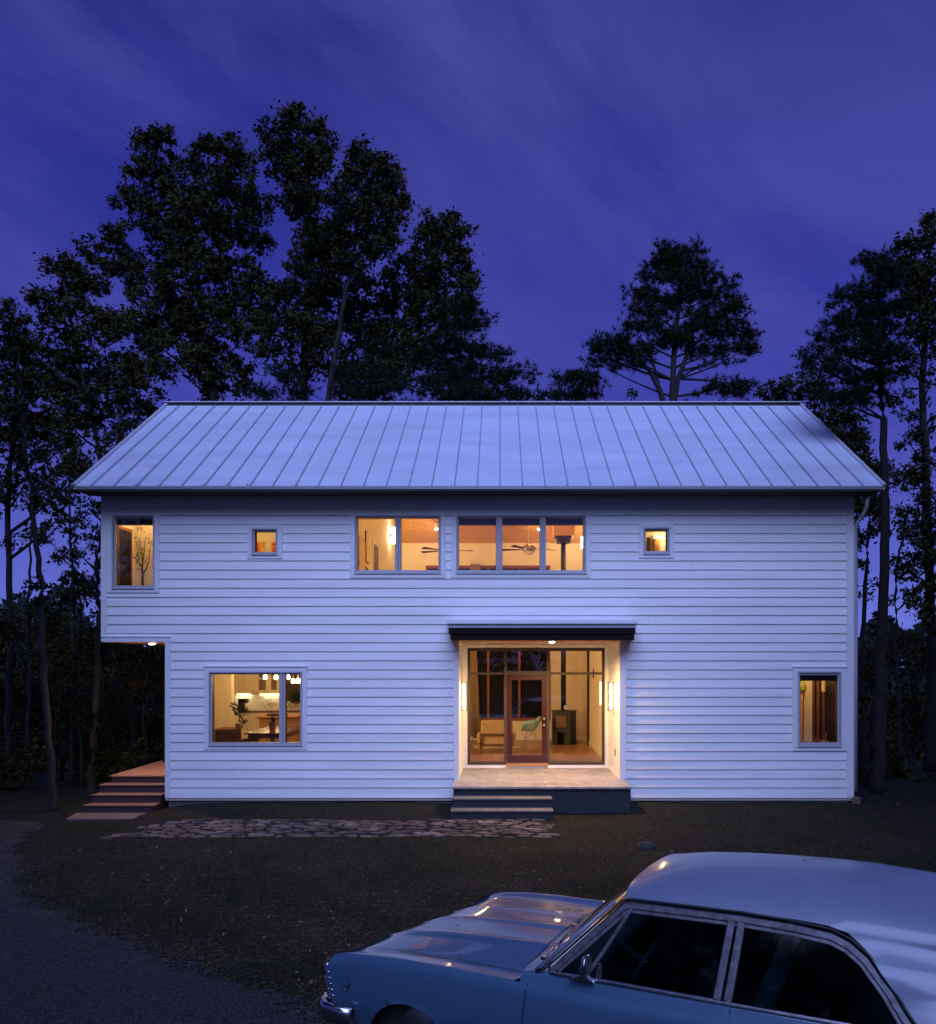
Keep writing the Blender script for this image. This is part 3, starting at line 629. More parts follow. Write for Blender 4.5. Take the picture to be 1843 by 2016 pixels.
downlight(-7.46, 17.75, ZBAY-.014, 210, 'round glowing downlight in the soffit of the overhanging bay above the deck', .10)
s = MB(); yo = Z(0, 1)
oy, oz = 17.9, .98
s.box(ER1-.014, ER1-.002, oy-.04, oy+.04, oz-.07, oz+.07); ob = s.build('outlet_box', 'fixture', None, bevel=.004); tag(ob, 'small metal outlet cover on the right side wall of the entry recess', 'outlet')

f = MB(); random.seed(15)
for k in (2, 3, 5, 6, 7, 9, 12, 16, 21, 24, 27, 30):
    x = RX0+.37+.4562*k
    for _ in range(random.randint(3, 12) if k < 10 else 3):
        p = Vector((x+random.gauss(-.03, .035), EY+random.uniform(.0, .05), EZ+.012+random.uniform(0, .03))); a = random.uniform(0, 6.28); l = random.uniform(.015, .04)
        d = Vector((math.cos(a), .3, math.sin(a)*.5))*l; s_ = Vector((-math.sin(a)*.5, .5, math.cos(a)))*l*.35; f.add([p, p+d*.5+s_, p+d, p+d*.5-s_], [(0,1,2,3)])
mat('debris', (.02,.014,.010), .9); o = f.build('leaf_debris', 'debris', None); o['kind'] = 'stuff'; o['label'] = 'small clumps of fallen leaves caught along the metal eave'
# ------------------------------------------------------------------ living room things
def c1(px, py, y): return X((1150+px/3.0717)/1.3565, y), Z((1640+py/3.0717)/1.3565, y)
def c3(px, py, y): return X((900+px/2.5597)/1.3565, y), Z((1340+py/2.5597)/1.3565, y)
def c2(px, py, y): return X((500+px/5.119)/1.3565, y), Z((1740+py/5.119)/1.3565, y)
mat('stove_black', (.022,.024,.028), .5, metal=.2); mat('mint', (.36,.66,.60), .35); mat('tan_fabric', (.36,.25,.14), .85, noise=.1, nscale=12)
mat('walnut', (.10,.04,.018), .4); mat('fire_glass', (.20,.13,.07), .15); mat('white_enamel', (.75,.72,.66), .4)
mat('plant_green', (.035,.075,.02), .6); mat('terracotta', (.33,.15,.07), .8); mat('cabinet', (.78,.72,.58), .45); mat('counter', (.12,.06,.035), .3)
mat('brass', (.6,.45,.2), .3, metal=1); mat('curtain', (.42,.30,.16), .9, noise=.2, nscale=5, stretch=(8,8,.3))
mat('rug', (.60,.50,.38), .95, col2=(.06,.04,.03), noise=.9, nscale=5, stretch=(1,4,1))
# wood stove with flue
y = 24.2; sx_, _ = c1(1090, 0, y)
st = empty('wood_stove', (sx_, y, FL), 'black wood stove with a tall flue standing right of the front door inside', 'stove')
M = Matrix.Translation((sx_+.02, y, FL)) @ Matrix.Rotation(R(-28), 4, 'Z')
f = MB(); f.box(-.29, .29, -.22, .22, .32, .93); f.box(-.29, -.12, -.22, .22, 0, .32); f.box(.12, .29, -.22, .22, 0, .32); f.box(-.12, .12, .05, .22, 0, .32); f.box(-.31, .31, -.24, .24, .93, .96)
b_ = f.build('stove_body', 'stove_black', None, bevel=.01, M=M); b_.parent = st; b_.matrix_parent_inverse = Matrix.Translation(-WL(st))
f = MB(); f.box(-.20, .20, -.232, -.222, .43, .83); b_ = f.build('stove_door', 'stove_black', None, M=M, bevel=.006); b_.parent = st; b_.matrix_parent_inverse = Matrix.Translation(-WL(st))
f = MB(); f.box(-.165, .165, -.238, -.233, .47, .79); g_ = f.build('door_glass', 'fire_glass', None, M=M); g_.parent = b_; g_.matrix_parent_inverse = Matrix.Identity(4)
g_.parent = b_; g_.matrix_parent_inverse = (Matrix.Translation(-WL(st))).inverted() @ Matrix.Translation(-WL(st)) if False else Matrix.Translation(-Vector((0,0,0)))
g_.parent = st; g_.matrix_parent_inverse = Matrix.Translation(-WL(st))
f = MB(); f.tube([(sx_, y, FL+.95), (sx_, y, 6.45)], .075, 16); f.build('flue_pipe', 'stove_black', st, smooth=True)
f = MB(); f.box(sx_-.19, sx_+.19, y-.19, y+.19, 6.42, 6.60); f.box(sx_-.24, sx_+.24, y-.2, y+.2, 6.56, 6.60); f.build('flue_collar', 'stove_black', st)
f = MB(); f.box(sx_-.30, sx_+.30, y-.3, y+.3, 6.601, 7.05); f.build('flue_box', 'wood_ceiling', st)
f = MB(); f.lathe([(.50, 0), (.50, .008)], (sx_-.05, y-.1, FL+.003), 8); tag(f.build('hearth_plate', 'pane'), 'clear glass floor plate under the black wood stove', 'hearth plate')
k = empty('mantel_clock', (sx_+.05, y-.05, FL+.97), 'small round white faced clock on top of the wood stove', 'clock')
kx = c1(1113, 0, y-.12)[0]
f = MB(); f.lathe([(.075, 0), (.085, .01), (.085, .05), (.07, .055)], (kx, y-.15, FL+1.05), 20, 'y'); f.build('case', 'stove_black', k, smooth=False)
f = MB(); f.lathe([(.072, 0), (.072, .006)], (kx, y-.157, FL+1.05), 20, 'y'); f.build('dial', 'white_enamel', k)
f = MB(); f.box(kx-.006, kx+.006, y-.161, y-.158, FL+1.05, FL+1.10); f.box(kx, kx+.035, y-.161, y-.158, FL+1.045, FL+1.055); f.build('hands', 'stove_black', k)
# mint shell chair on wire legs
y = 23.7; hx, _ = c1(822, 0, y)
ch = empty('shell_chair', (hx, y, FL), 'mint green moulded shell chair on crossed wire legs behind the front door', 'chair')
rows = []
for t in np.linspace(-1, 1, 17):          # across the chair, from one arm to the other
    w = .30*t; a_ = abs(t); r_ = []
    arm = .26*max(0, (a_-.5)/.5)**1.0
    for (px_, pz_, k_) in ((-.27, .40, .35), (-.2, .42, .8), (-.08, .41, 1), (.06, .42, 1), (.16, .47, 1), (.21, .56, .6), (.245, .66, .25), (.28, .76, 0), (.295, .81, 0)):
        zz = pz_ + arm*k_ + (.0 if pz_ < .6 else -.05*a_**3); xx = px_ - (.10*a_**2 if pz_ > .5 else 0) 
        r_.append((hx+xx, y+w*(1 if pz_ < .6 else 1-.25*(pz_-.6)/.2), FL+zz))
    rows.append(r_)
f = MB(); f.grid(rows); f.build('shell', 'mint', ch, smooth=True, solid=.012)
f = MB(); 
for a, b in ((-.24,-.2),(-.24,.2),(.24,-.2),(.24,.2)): f.tube([(hx+a*.35, y+b*.5, FL+.40), (hx+a, y+b, FL)], .009, 6); f.tube([(hx-a*.35, y+b*.5, FL+.40), (hx+a*.6, y+b*.8, FL+.16)], .006, 6)
f.build('wire_base', 'steel', ch)
# armchair seen from behind
y = 21.3; a0, _ = c1(388, 0, y); a1 = a0+.92
so = empty('armchair', ((a0+a1)/2, y+.4, FL), 'tan upholstered lounge armchair with a walnut frame seen from behind', 'armchair')
f = MB(); f.box(a0+.08, a1-.02, y, y+.13, FL+.50, FL+.86); f.build('back_cushion', 'tan_fabric', so, bevel=.03)
f = MB(); f.box(a0+.13, a1-.05, y+.02, y+.10, FL+.24, FL+.498); f.build('back_panel', 'tan_fabric', so, bevel=.01)
for q_ in ((a0-.02, a0+.07), (a1-.03, a1+.06)): f = MB(); f.box(q_[0], q_[1], y+.12, y+.80, FL+.24, FL+.50); f.build('arm_pad', 'tan_fabric', so, bevel=.02)
f = MB(); f.box(a0+.1, a1-.06, y+.14, y+.75, FL+.26, FL+.44); f.build('seat_cushion', 'tan_fabric', so, bevel=.03)
f = MB(); f.box(a0+.08, a1-.02, y-.02, y+.0, FL+.47, FL+.50); f.box(a0+.06, a1, y, y+.78, FL+.20, FL+.24); f.build('frame', 'walnut', so)
for xx, yy in ((a0+.11, y), (a1-.05, y), (a0+.05, y+.72), (a1-.05, y+.72)):
    f = MB(); f.tube([(xx, yy, FL+(.5 if yy == y else .2)), (xx, yy, FL)], [.02, .012], 8); f.build('leg', 'walnut', so)
# zebra rug
f = MB(); rgx0, rgx1 = c1(320, 0, 23)[0], c1(795, 0, 23)[0]; poly = []
for i in range(28):
    a = 2*math.pi*i/28; e = 1+.13*math.sin(a*5+1)+.06*math.sin(a*11); poly.append(((rgx0+rgx1)/2+(rgx1-rgx0)/2*math.cos(a)*min(1, e), 23.1+.75*math.sin(a)*e))
f.prism(poly, 'z', FL+.002, FL+.012); tag(f.build('hide_rug', 'rug'), 'pale hide rug with dark stripes on the living room floor', 'rug')
# curtain by the back window
f = MB(); rows = []; cx0, cx1 = c1(325, 0, 25.0)[0], c1(412, 0, 25.0)[0]
for z in (FL+.1, 3.2, 5.9): rows.append([(x_, 25.0+.035*math.sin(i*1.7), z) for i, x_ in enumerate(np.linspace(cx0, cx1-(.12 if z == 3.2 else 0), 24))])
f.grid(rows); tag(f.build('curtain', 'curtain', smooth=True, solid=.004), 'long tan curtain hanging at the left of the tall living room windows', 'curtain')
# ceiling fans
def fan(x, y, z, rot, label):
    t = empty('ceiling_fan', (x, y, z), label, 'ceiling fan', 'ceiling fans in the tall living room')
    f = MB(); f.tube([(x, y, z+.1), (x, y, 9.08)], .012, 8); f.build('rod', 'white_paint', t)
    f = MB(); f.lathe([(.05, .14), (.07, .12), (.16, .08), (.19, .03), (.19, -.01), (.15, -.04), (.13, -.05)], (x, y, z), 20); f.build('motor', 'steel', t, smooth=True)
    f = MB(); f.lathe([(.15, -.05), (.15, -.07), (.12, -.12), (.06, -.15), (.01, -.155)], (x, y, z), 20); f.build('light_bowl', 'white_enamel', t, smooth=True)
    for k in range(5):
        a = rot+2*math.pi*k/5; f = MB(); c, s = math.cos(a), math.sin(a)
        def q(r, w, dz): return (x+c*r-s*w, y+s*r+c*w, z+dz)
        f.add([q(.14,-.02,.0),q(.14,.02,.006),q(.72,.075,.022),q(.72,-.055,-.012),q(.14,-.02,.008),q(.14,.02,.014),q(.72,.075,.030),q(.72,-.055,-.004)], [(0,3,2,1),(4,5,6,7),(0,1,5,4),(1,2,6,5),(2,3,7,6),(3,0,4,7)])
        f.build('blade', 'dark_wood', t)
fx, fz = c3(1310, 325, 21.33); fan(fx, 21.33, fz, .3, 'ceiling fan with dark blades and a glass bowl, the one wholly visible')
fx, fz = c3(738, 335, 21.33); fan(fx, 21.33, fz, .1, 'ceiling fan half hidden behind the wall strip between the upper windows')
# ceiling spots and wall lights inside
def spot(x, y, z, lab, e=60):
    t = empty('spotlight', (x, y, z), lab, 'spotlight', 'spotlights on the wooden ceiling')
    f = MB(); f.lathe([(.04, .14), (.045, .12), (.05, .02), (.06, 0)], (x, y, z), 14); f.build('housing', 'white_paint', t, smooth=True)
    f = MB(); f.ball((x, y, z-.005), .05); f.build('bulb_lens', 'lamp_hot', t, smooth=True)
    lamp('bulb', (x, y-.05, z-.12), e, WARM, t, size=.05)
spot(X(859, 24.3), 24.3, 6.86, 'bright ceiling spotlight seen in the two-pane upper window', 9)
spot(X(1061.5, 24.3), 24.3, 6.86, 'bright ceiling spotlight just right of the visible fan', 9)
def room_light(x, y, z, e, lab, r=.13):
    t = empty('ceiling_lamp', (x, y, z), lab, 'ceiling light')
    f = MB(); f.lathe([(r, 0), (r, -.03), (r*.8, -.07), (r*.3, -.09)], (x, y, z), 18); f.build('shade', 'lamp_glow', t, smooth=True)
    lamp('bulb', (x, y, z-.17), e, WARM, t, size=.06)
for xx, yy in ((-1.0, 18.2), (1.6, 18.2)): room_light(xx, yy, 6.98, 30, 'unseen flush light added high on the front slope of the living room ceiling, %s one' % ('left' if xx < 0 else 'right'))  # unseen lights added under the slope and ridge to fill the living room
for xx in (-1.6, 1.0): room_light(xx, 22.3, 3.36+5.0, 40, 'unseen flush lamp added near the ridge of the living room ceiling, %s one' % ('left' if xx < 0 else 'right'))
t = empty('floor_lamp', (-2.4, 20.2, FL), 'unseen drum shade floor lamp added left of the glazed entry to brighten the room', 'floor lamp')  # added lamp, hidden behind the facade, to brighten the lower living room
f = MB(); f.lathe([(.15, 0), (.15, .02), (.02, .04)], (-2.4, 20.2, FL), 18); f.build('base', 'stove_black', t); f = MB(); f.tube([(-2.4, 20.2, FL+.03), (-2.4, 20.2, FL+1.5)], .012, 8); f.build('pole', 'stove_black', t)
f = MB(); f.lathe([(.22, 1.3), (.17, 1.62)], (-2.4, 20.2, FL), 20); f.f = f.f[:-2]; f.build('shade', 'white_paint', t); lamp('bulb', (-2.4, 20.2, FL+1.75), 270, WARM, t, size=.08)
wy = 3.13*F/(985-767.1)
t = empty('wall_lamp', (-3.13, wy, 6.6), 'white cylinder wall lamp glowing on the left wall of the tall room', 'wall lamp')
f = MB(); f.tube([(-3.0, wy, 6.30), (-3.0, wy, 6.75)], .07, 14); f.build('shade', 'lamp_hot', t, smooth=True)
f = MB(); f.box(-3.13, -3.05, wy-.04, wy+.04, 6.48, 6.56); f.build('bracket', 'fixture', t); lamp('bulb', (-2.88, wy, 6.5), 18, WARM, t)
t = empty('wall_lamp', (2.52, 24.2, 6.3), 'small glowing wall lamp on the right wall of the tall room', 'wall lamp')
f = MB(); f.tube([(2.42, 24.3, 6.28), (2.42, 24.3, 6.62)], .05, 14); f.build('shade', 'lamp_hot', t, smooth=True); f = MB(); f.box(2.45, 2.52, 24.26, 24.34, 6.4, 6.48); f.build('bracket', 'fixture', t); lamp('bulb', (2.33, 24.3, 6.45), 10, WARM, t)
# art and door on the left wall of the tall room
def dep(px): return 3.13*F/(985-px)
def wallpic(p0, p1, ztop, zbot, lab, m):
    ya_, yb_ = dep(p0), dep(p1); t = empty('framed_picture', (-3.13, (ya_+yb_)/2, zbot), lab, 'picture', 'framed pictures on the left wall of the tall room')
    f = MB(); f.box(-3.13, -3.10, ya_, yb_, zbot, ztop); f.build('frame', 'walnut', t)
    f = MB(); f.box(-3.102, -3.094, ya_+.03, yb_-.03, zbot+.03, ztop-.03); f.build('print', m, t)
mat('print_a', (.72,.62,.45), .6, noise=.12, nscale=9); mat('print_b', (.62,.47,.28), .6, noise=.3, nscale=7)
wallpic(703.8, 716.9, 5.72, 4.6, 'large framed print nearest the upper window on the left wall', 'print_b')
wallpic(718.5, 724.5, 5.98, 5.25, 'narrow upright framed print further along the left wall', 'print_a')
wallpic(717.6, 722.5, 5.15, 4.55, 'small dark print low on the left wall below the narrow one', 'dark_wood')
f = MB(); f.box(-3.128, -3.10, dep(734.5), dep(743), 3.62, 5.86); dd = f.build('interior_door', 'dark_wood', house); f = MB(); f.ring((0,1,0,1),(0,1,0,1),0,0)
f = MB(); f.box(-3.128, -3.105, dep(733), dep(734.4), 3.62, 5.93); f.box(-3.128, -3.105, dep(743.1), dep(744.5), 3.62, 5.93); f.box(-3.127, -3.106, dep(734.4), dep(743.1), 5.861, 5.93); f.build('door_casing', 'trim', dd)
# steel edge and vents on the right wall inside the entry
f = MB(); px_ = c1(1272, 0, 22.6)[0]; f.box(2.46, 2.519, 23.4, 23.55, FL, 3.3); tag(f.build('steel_post', 'stove_black', house))
t = empty('thermostat', (2.5, 22.3, 2.7), 'small dark thermostat and switch on the right wall inside the glazed entry', 'thermostat')
f = MB(); f.box(2.495, 2.519, 22.2, 22.42, 2.66, 2.76); f.box(2.495, 2.519, 22.22, 22.4, 2.50, 2.60); f.build('plate', 'stove_black', t, bevel=.005)
f = MB(); f.box(2.49, 2.4949, 22.26, 22.36, 2.69, 2.74); f.build('display', 'white_enamel', t)

# ------------------------------------------------------------------ kitchen
kb = BY-.15
kt = empty('kitchen_cabinets', (-6, kb, FL), 'cream kitchen cabinets with dark countertops lining the back corner of the kitchen', 'kitchen cabinets')
f = MB(); f.box(-8.13, -7.5, 21.8, kb, FL+.1, FL+.87); f.box(-7.5, -3.3, kb-.6, kb, FL+.1, FL+.87); f.build('base_cabinet', 'cabinet', kt)
f = MB(); f.box(-8.14, -7.47, 21.8, kb, FL+.872, FL+.91); f.box(-7.47, -3.28, kb-.63, kb, FL+.871, FL+.909); f.build('countertop', 'counter', kt)
f = MB(); f.box(-8.13, -7.0, 21.06, 21.78, FL, 3.28); f.build('pantry', 'cabinet', kt)
f = MB(); f.box(-8.14, -7.6, kb-.008, kb-.001, FL+.91, 2.0); f.box(-7.6, -3.3, kb-.008, kb-.001, FL+.91, 2.0); f.box(-8.145, -8.138, 21.8, kb-.01, FL+.91, 2.0); f.build('backsplash', 'tile_splash', kt)
ux = [c2(p, 0, kb-.34)[0] for p in (622, 775, 940, 1110, 1262)]; uz = c2(0, 572, kb-.34)[1]
f = MB(); f.box(ux[0]-.05, ux[4], kb-.32, kb, uz, 3.1); f.build('wall_cabinet', 'cabinet', kt)
for a, b in zip(ux, ux[1:]):
    i = ux.index(a); f = MB()
    if i < 2: f.box(a+.012, b-.012, kb-.342, kb-.321, uz+.02, 3.06); f.build('cabinet_door', 'cabinet', kt, bevel=.004)
    else:
        f.ring((a+.012, b-.012, uz+.02, 3.06), (a+.08, b-.08, uz+.1, 2.98), kb-.342, kb-.321); f.box(a+.08, b-.08, kb-.34, kb-.323, 2.43, 2.46); f.build('cabinet_door', 'cabinet', kt)
        g = MB(); g.box(a+.07, b-.07, kb-.330, kb-.326, uz+.09, 2.99); g.build('cabinet_glass', 'fire_glass', kt)
f = MB()
for p in (628, 718, 903, 1080, 1108): q = c2(p, 535, kb-.36); f.ball((q[0], kb-.36, q[1]), .018, 8, 6)
for p, r_ in ((760, 870), (830, 870), (760, 960), (830, 960)): q = c2(p, r_, 22.8); f.ball((-7.485, 22.3+(p-760)*.008, q[1]), .018, 8, 6)
f.build('knob', 'steel', kt, smooth=True)
f = MB(); 
for i in range(4):
    for z0, z1 in ((FL+.12, FL+.6), (FL+.62, FL+.85)): f.box(-7.499, -7.485, 21.85+i*.66, 22.47+i*.66, z0, z1)
for i in range(6):
    for z0, z1 in ((FL+.12, FL+.6), (FL+.62, FL+.85)): f.box(-7.45+i*.66, -6.83+i*.66, kb-.615, kb-.601, z0, z1)
f.build('drawer_front', 'cabinet', kt, bevel=.004)
for a, b in ((ux[0], ux[0]+.5), (ux[2], ux[4])):
    f = MB(); f.box(a+.05, b-.05, kb-.12, kb-.08, uz-.012, uz-.001); f.build('under_cabinet_light', 'lamp_glow', kt)
    lamp('strip', ((a+b)/2, kb-.1, uz-.03), 1.6, (1, .78, .45), kt, kind='AREA', sx=(b-a-.1, .05), rot=(R(12), 0, 0))
x, _ = c2(770, 0, 24.3)
t = empty('coffee_maker', (x, 24.3, 1.49), 'black coffee maker with a glass jug on the left kitchen counter', 'coffee maker')
f = MB(); f.box(x-.13, x+.02, 24.2, 24.45, 1.491, 1.87); f.box(x-.13, x+.13, 24.2, 24.42, 1.491, 1.52); f.box(x-.12, x+.13, 24.2, 24.4, 1.74, 1.87); f.build('housing', 'stove_black', t, bevel=.01)
f = MB(); f.lathe([(.05, 0), (.065, .04), (.06, .12), (.045, .15)], (x+.07, 24.3, 1.522), 14); f.build('jug', 'steel', t, smooth=True)
# kitchen window with sill plants
kx0, kx1 = c2(1330, 0, kb)[0], c2(1330, 0, kb)[0]+1.2
z1_ = c2(0, 715, kb)[1]
f = MB(); f.ring((kx0, kx1, z1_-.06, 3.2), (kx0+.08, kx1-.08, z1_+.02, 3.12), kb-.05, kb-.002); wn = f.build('window', 'cabinet', house); f = MB(); f.box(kx0+.07, kx1-.07, kb-.02, kb-.012, z1_, 3.13); f.build('pane', 'dark_wood', wn)
def pot(x, y, z, r, h, name, lab, mm='terracotta', cat='potted plant', leaves=18, ll=.14, spread=1.0):
    t = empty(name, (x, y, z), lab, cat)
    f = MB(); f.lathe([(r*.75, 0), (r, h*.9), (r*1.05, h), (r*.9, h), (r*.85, h*.85)], (x, y, z), 16); f.build('pot', mm, t, smooth=False)
    f = MB()
    for i in range(leaves):
        a = random.uniform(0, 6.28); e = random.uniform(.5, 1.4); l = ll*random.uniform(.6, 1.1); d = Vector((math.cos(a)*math.cos(e)*spread, math.sin(a)*math.cos(e)*spread, math.sin(e))); s_ = Vector((-math.sin(a), math.cos(a), 0))*l*.13; p = Vector((x, y, z+h*.9))
        f.add([p, p+d*l*.5+s_, p+d*l, p+d*l*.5-s_], [(0,1,2,3)])
    f.build('leaves', 'plant_green', t); return t
q = c2(1400, 700, kb-.1); pot(q[0], kb-.1, z1_-.0+.001, .06, .09, 'potted_plant', 'small green pot plant on the sill of the far kitchen window', 'mint', ll=.12)
q = c2(1490, 700, kb-.1); pot(q[0], kb-.1, z1_+.001, .06, .08, 'potted_plant', 'spiky tall plant on the sill of the far kitchen window', 'terracotta', ll=.45, leaves=26)
# island
ix0, ix1 = c2(932, 0, 21.9)[0], c2(1500, 0, 21.9)[0]
t = empty('kitchen_island', ((ix0+ix1)/2, 22.6, FL), 'tan kitchen island with a thin wooden top', 'kitchen island')
f = MB(); f.box(ix0+.08, ix1-.05, 21.98, 23.1, FL, FL+.87); f.build('base', 'tan_paint', t, bevel=.004); f = MB(); f.box(ix0, ix1, 21.9, 23.2, FL+.872, FL+.91); f.build('top', 'counter_wood' if 'counter_wood' in MATS else 'terracotta', t, bevel=.004)
f = MB(); q0, q1 = c2(1095, 0, 22.3)[0], c2(1330, 0, 22.3)[0]; f.box(q0, q1, 22.2, 22.7, 1.495, 1.53); f.box(q0+.02, q1-.02, 22.22, 22.68, 1.53, 1.545); tag(f.build('serving_tray', 'stove_black', None, bevel=.006), 'flat black tray lying on the kitchen island', 'tray')
# table
mat('table_wood', (.20,.085,.035), .22, noise=.25, nscale=5, stretch=(.4,6,6), coat=.4)
ty0, ty1, tx0, tx1 = 18.65, 20.7, c2(770, 0, 18.65)[0], c2(1340, 0, 18.65)[0]; tz = FL+.76
t = empty('dining_table', ((tx0+tx1)/2, (ty0+ty1)/2, FL), 'dark wooden dining table with a polished top just inside the lower left window', 'table')
f = MB(); f.box(tx0, tx1, ty0, ty1, tz-.03, tz); f.build('table_top', 'table_wood', t, bevel=.006)
f = MB(); f.box(tx0+.08, tx1-.03, ty0+.06, ty0+.09, tz-.13, tz-.031); f.box(tx1-.06, tx1-.03, ty0+.09, ty1-.09, tz-.13, tz-.031); f.box(tx0+.08, tx0+.11, ty0+.09, ty1-.09, tz-.13, tz-.031); f.build('apron', 'walnut', t)
for xx in (tx0+.12, tx1-.07):
    for yy in (ty0+.1, ty1-.12): f = MB(); f.box(xx-.035, xx+.035, yy-.035, yy+.035, FL, tz-.032); f.build('leg', 'walnut', t)
# orchid
q = c2(1168, 0, 19.25); t = pot(q[0], 19.25, tz+.001, .08, .2, 'orchid', 'white flowering orchid in a clay pot on the dining table', ll=.2, leaves=12)
f = MB(); g = MB()
for k, (dx_, h_) in enumerate(((-.28, .75), (-.12, .72), (-.02, .68))):
    pts = [(q[0], 19.25, tz+.15), (q[0]+dx_*.3, 19.25, tz+.4), (q[0]+dx_*.7, 19.25, tz+h_*.8), (q[0]+dx_*1.05, 19.25, tz+h_)]; f.tube(pts, .004, 5)
    for i in range(9):
        p = Vector(pts[-1])+Vector((random.uniform(-.05, .12), random.uniform(-.04, .04), random.uniform(-.14, .04)))
        for j in range(5):
            a = j*1.257; g.add([p, p+Vector((math.cos(a-.4)*.02, -.004, math.sin(a-.4)*.02)), p+Vector((math.cos(a)*.032, -.008, math.sin(a)*.032)), p+Vector((math.cos(a+.4)*.02, -.004, math.sin(a+.4)*.02))], [(0,1,2,3)])
f.build('stem', 'plant_green', t); g.build('flower', 'white_paint', t)
# dresser with climbing plant
dx0, dx1 = c2(370, 0, 18.25)[0], c2(620, 0, 18.25)[0]; dz_ = Z(1435.6, 18.25)
t = empty('dresser', ((dx0+dx1)/2, 18.5, FL), 'low dark wooden chest of drawers at the left in the kitchen window', 'dresser')
f = MB(); f.box(dx0+.01, dx1-.01, 18.26, 18.9, FL+.05, dz_-.03); f.build('carcass', 'walnut', t, bevel=.004); f = MB(); f.box(dx0-.005, dx1+.01, 18.24, 18.92, dz_-.03, dz_); f.build('top', 'terracotta', t, bevel=.004)
for i in range(3): f = MB(); f.box(dx1-.008, dx1+.004, 18.32, 18.86, dz_-.27-.24*i, dz_-.06-.24*i); f.build('drawer', 'walnut', t, bevel=.003)
vx = dx1+.05
t = empty('climbing_plant', (vx, 18.6, dz_), 'tall dark green leafy plant trained upright on the end of the chest of drawers', 'potted plant')
f = MB(); f.lathe([(.045, 0), (.06, .08)], (vx-.08, 18.7, dz_+.001), 14); f.build('pot', 'terracotta', t)
f = MB(); g = MB(); f.tube([(vx-.08, 18.7, dz_+.05), (vx-.03, 18.7, dz_+.25), (vx-.1, 18.7, dz_+.55)], .008, 6)
for i in range(120):
    h = random.uniform(.02, .58); p = Vector((vx-.09+.10*math.sin(h*9)+.12*(.5-h)+random.uniform(-.07, .07), 18.7+random.uniform(-.08, .08), dz_+h)); a = random.uniform(0, 6.28); l = random.uniform(.03, .06)
    d = Vector((math.cos(a), random.uniform(-.5, .5), math.sin(a)*.7-.3))*l; s_ = Vector((-math.sin(a), .3, math.cos(a)))*l*.4; g.add([p, p+d*.5+s_, p+d, p+d*.5-s_], [(0,1,2,3)])
f.build('stem', 'plant_green', t); g.build('leaves', 'plant_green', t)
# pendants
mat('globe', (.9,.85,.7), .4, emit=(1,.76,.42), estr=8)
def pendants(name, pts, y, lab, e, grp=None):
    zc_ = 3.3; cx_ = sum(c2(p[0], 0, y)[0] for p in pts)/len(pts); t = empty(name, (cx_, y, zc_), lab, 'pendant lamp', grp)
    f = MB(); f.lathe([(.06, 0), (.05, -.03)], (cx_, y, zc_), 14)
    for i, p in enumerate(pts):
        q = c2(p[0], p[1], y); yy = y+(.08 if i % 2 else 0); f.tube([(cx_, y, zc_-.02), (q[0], yy, q[1]+.35), (q[0], yy, q[1]+.05)], .006, 5)
    f.build('stem', 'fixture', t)
    for i, p in enumerate(pts):
        q = c2(p[0], p[1], y); yy = y+(.08 if i % 2 else 0); g = MB(); g.lathe([(.03, .06), (.048, .045), (.055, -.02), (.045, -.055)], (q[0], yy, q[1]), 14); g.build('globe', 'globe', t, smooth=True)
    lamp('bulb', (cx_, y-.15, zc_-.75), e, WARM, t, size=.1)
pendants('pendant_lamp', [(1068, 350)], 22.3, 'single glowing glass pendant over the island, left one of the pair', 22, 'pendants over the kitchen island')
pendants('pendant_lamp', [(1215, 352)], 22.3, 'single glowing glass pendant over the island, beside the window mullion', 22, 'pendants over the kitchen island')
pendants('chandelier', [(1375, 350), (1440, 405), (1518, 400)], 20.0, 'three globe chandelier glowing in the narrow right hand pane of the kitchen window', 30)
room_light(-6.2, 23.6, 3.29, 36, 'flush ceiling lamp in the kitchen beyond the island')

# ------------------------------------------------------------------ small upper rooms and the lower right room
room_light(-7.2, 17.9, 5.95+.46, 26, 'ceiling lamp of the bay bedroom, above the painted tree', .12)
f = MB(); ya_, yb_ = 17.58, 18.28; f.box(-8.146, -8.11, ya_, ya_+.06, 3.9, 5.85); f.box(-8.146, -8.11, yb_-.07, yb_, 3.9, 5.85); f.box(-8.145, -8.112, ya_+.06, yb_-.07, 5.78, 5.849); wd = f.build('window', 'window_wood', house); f = MB(); f.box(-8.146, -8.13, ya_+.06, yb_-.07, 3.9, 5.78); f.build('pane', 'night_glass', wd)
# painted tree on the nook wall
def c7(px, py, y): return X((280+px/8.4)/1.3565, y), Z((1360+py/8.4)/1.3565, y)
f = MB(); g = MB(); yw = 18.394; mat('decal_brown', (.10,.05,.03), .8); mat('decal_green', (.30,.36,.06), .8)
def stroke(pts, w0, w1):
    n = len(pts)-1
    for i in range(n):
        a, b = Vector(c7(*pts[i], yw)), Vector(c7(*pts[i+1], yw)); d = (b-a).normalized(); s_ = Vector((-d.y, d.x)); wa = w0+(w1-w0)*i/n; wb = w0+(w1-w0)*(i+1)/n
        a2, b2 = a-d*.002, b+d*.002
        f.add([(a2.x-s_.x*wa, yw, a2.y-s_.y*wa), (a2.x+s_.x*wa, yw, a2.y+s_.y*wa), (b2.x+s_.x*wb, yw, b2.y+s_.y*wb), (b2.x-s_.x*wb, yw, b2.y-s_.y*wb)], [(0,1,2,3)])
stroke([(850,1760),(850,1500),(838,1330),(845,1180)], .030, .018); stroke([(845,1180),(830,1010),(800,850),(790,620)], .015, .004); stroke([(860,1150),(885,960),(900,800),(910,620)], .013, .004)
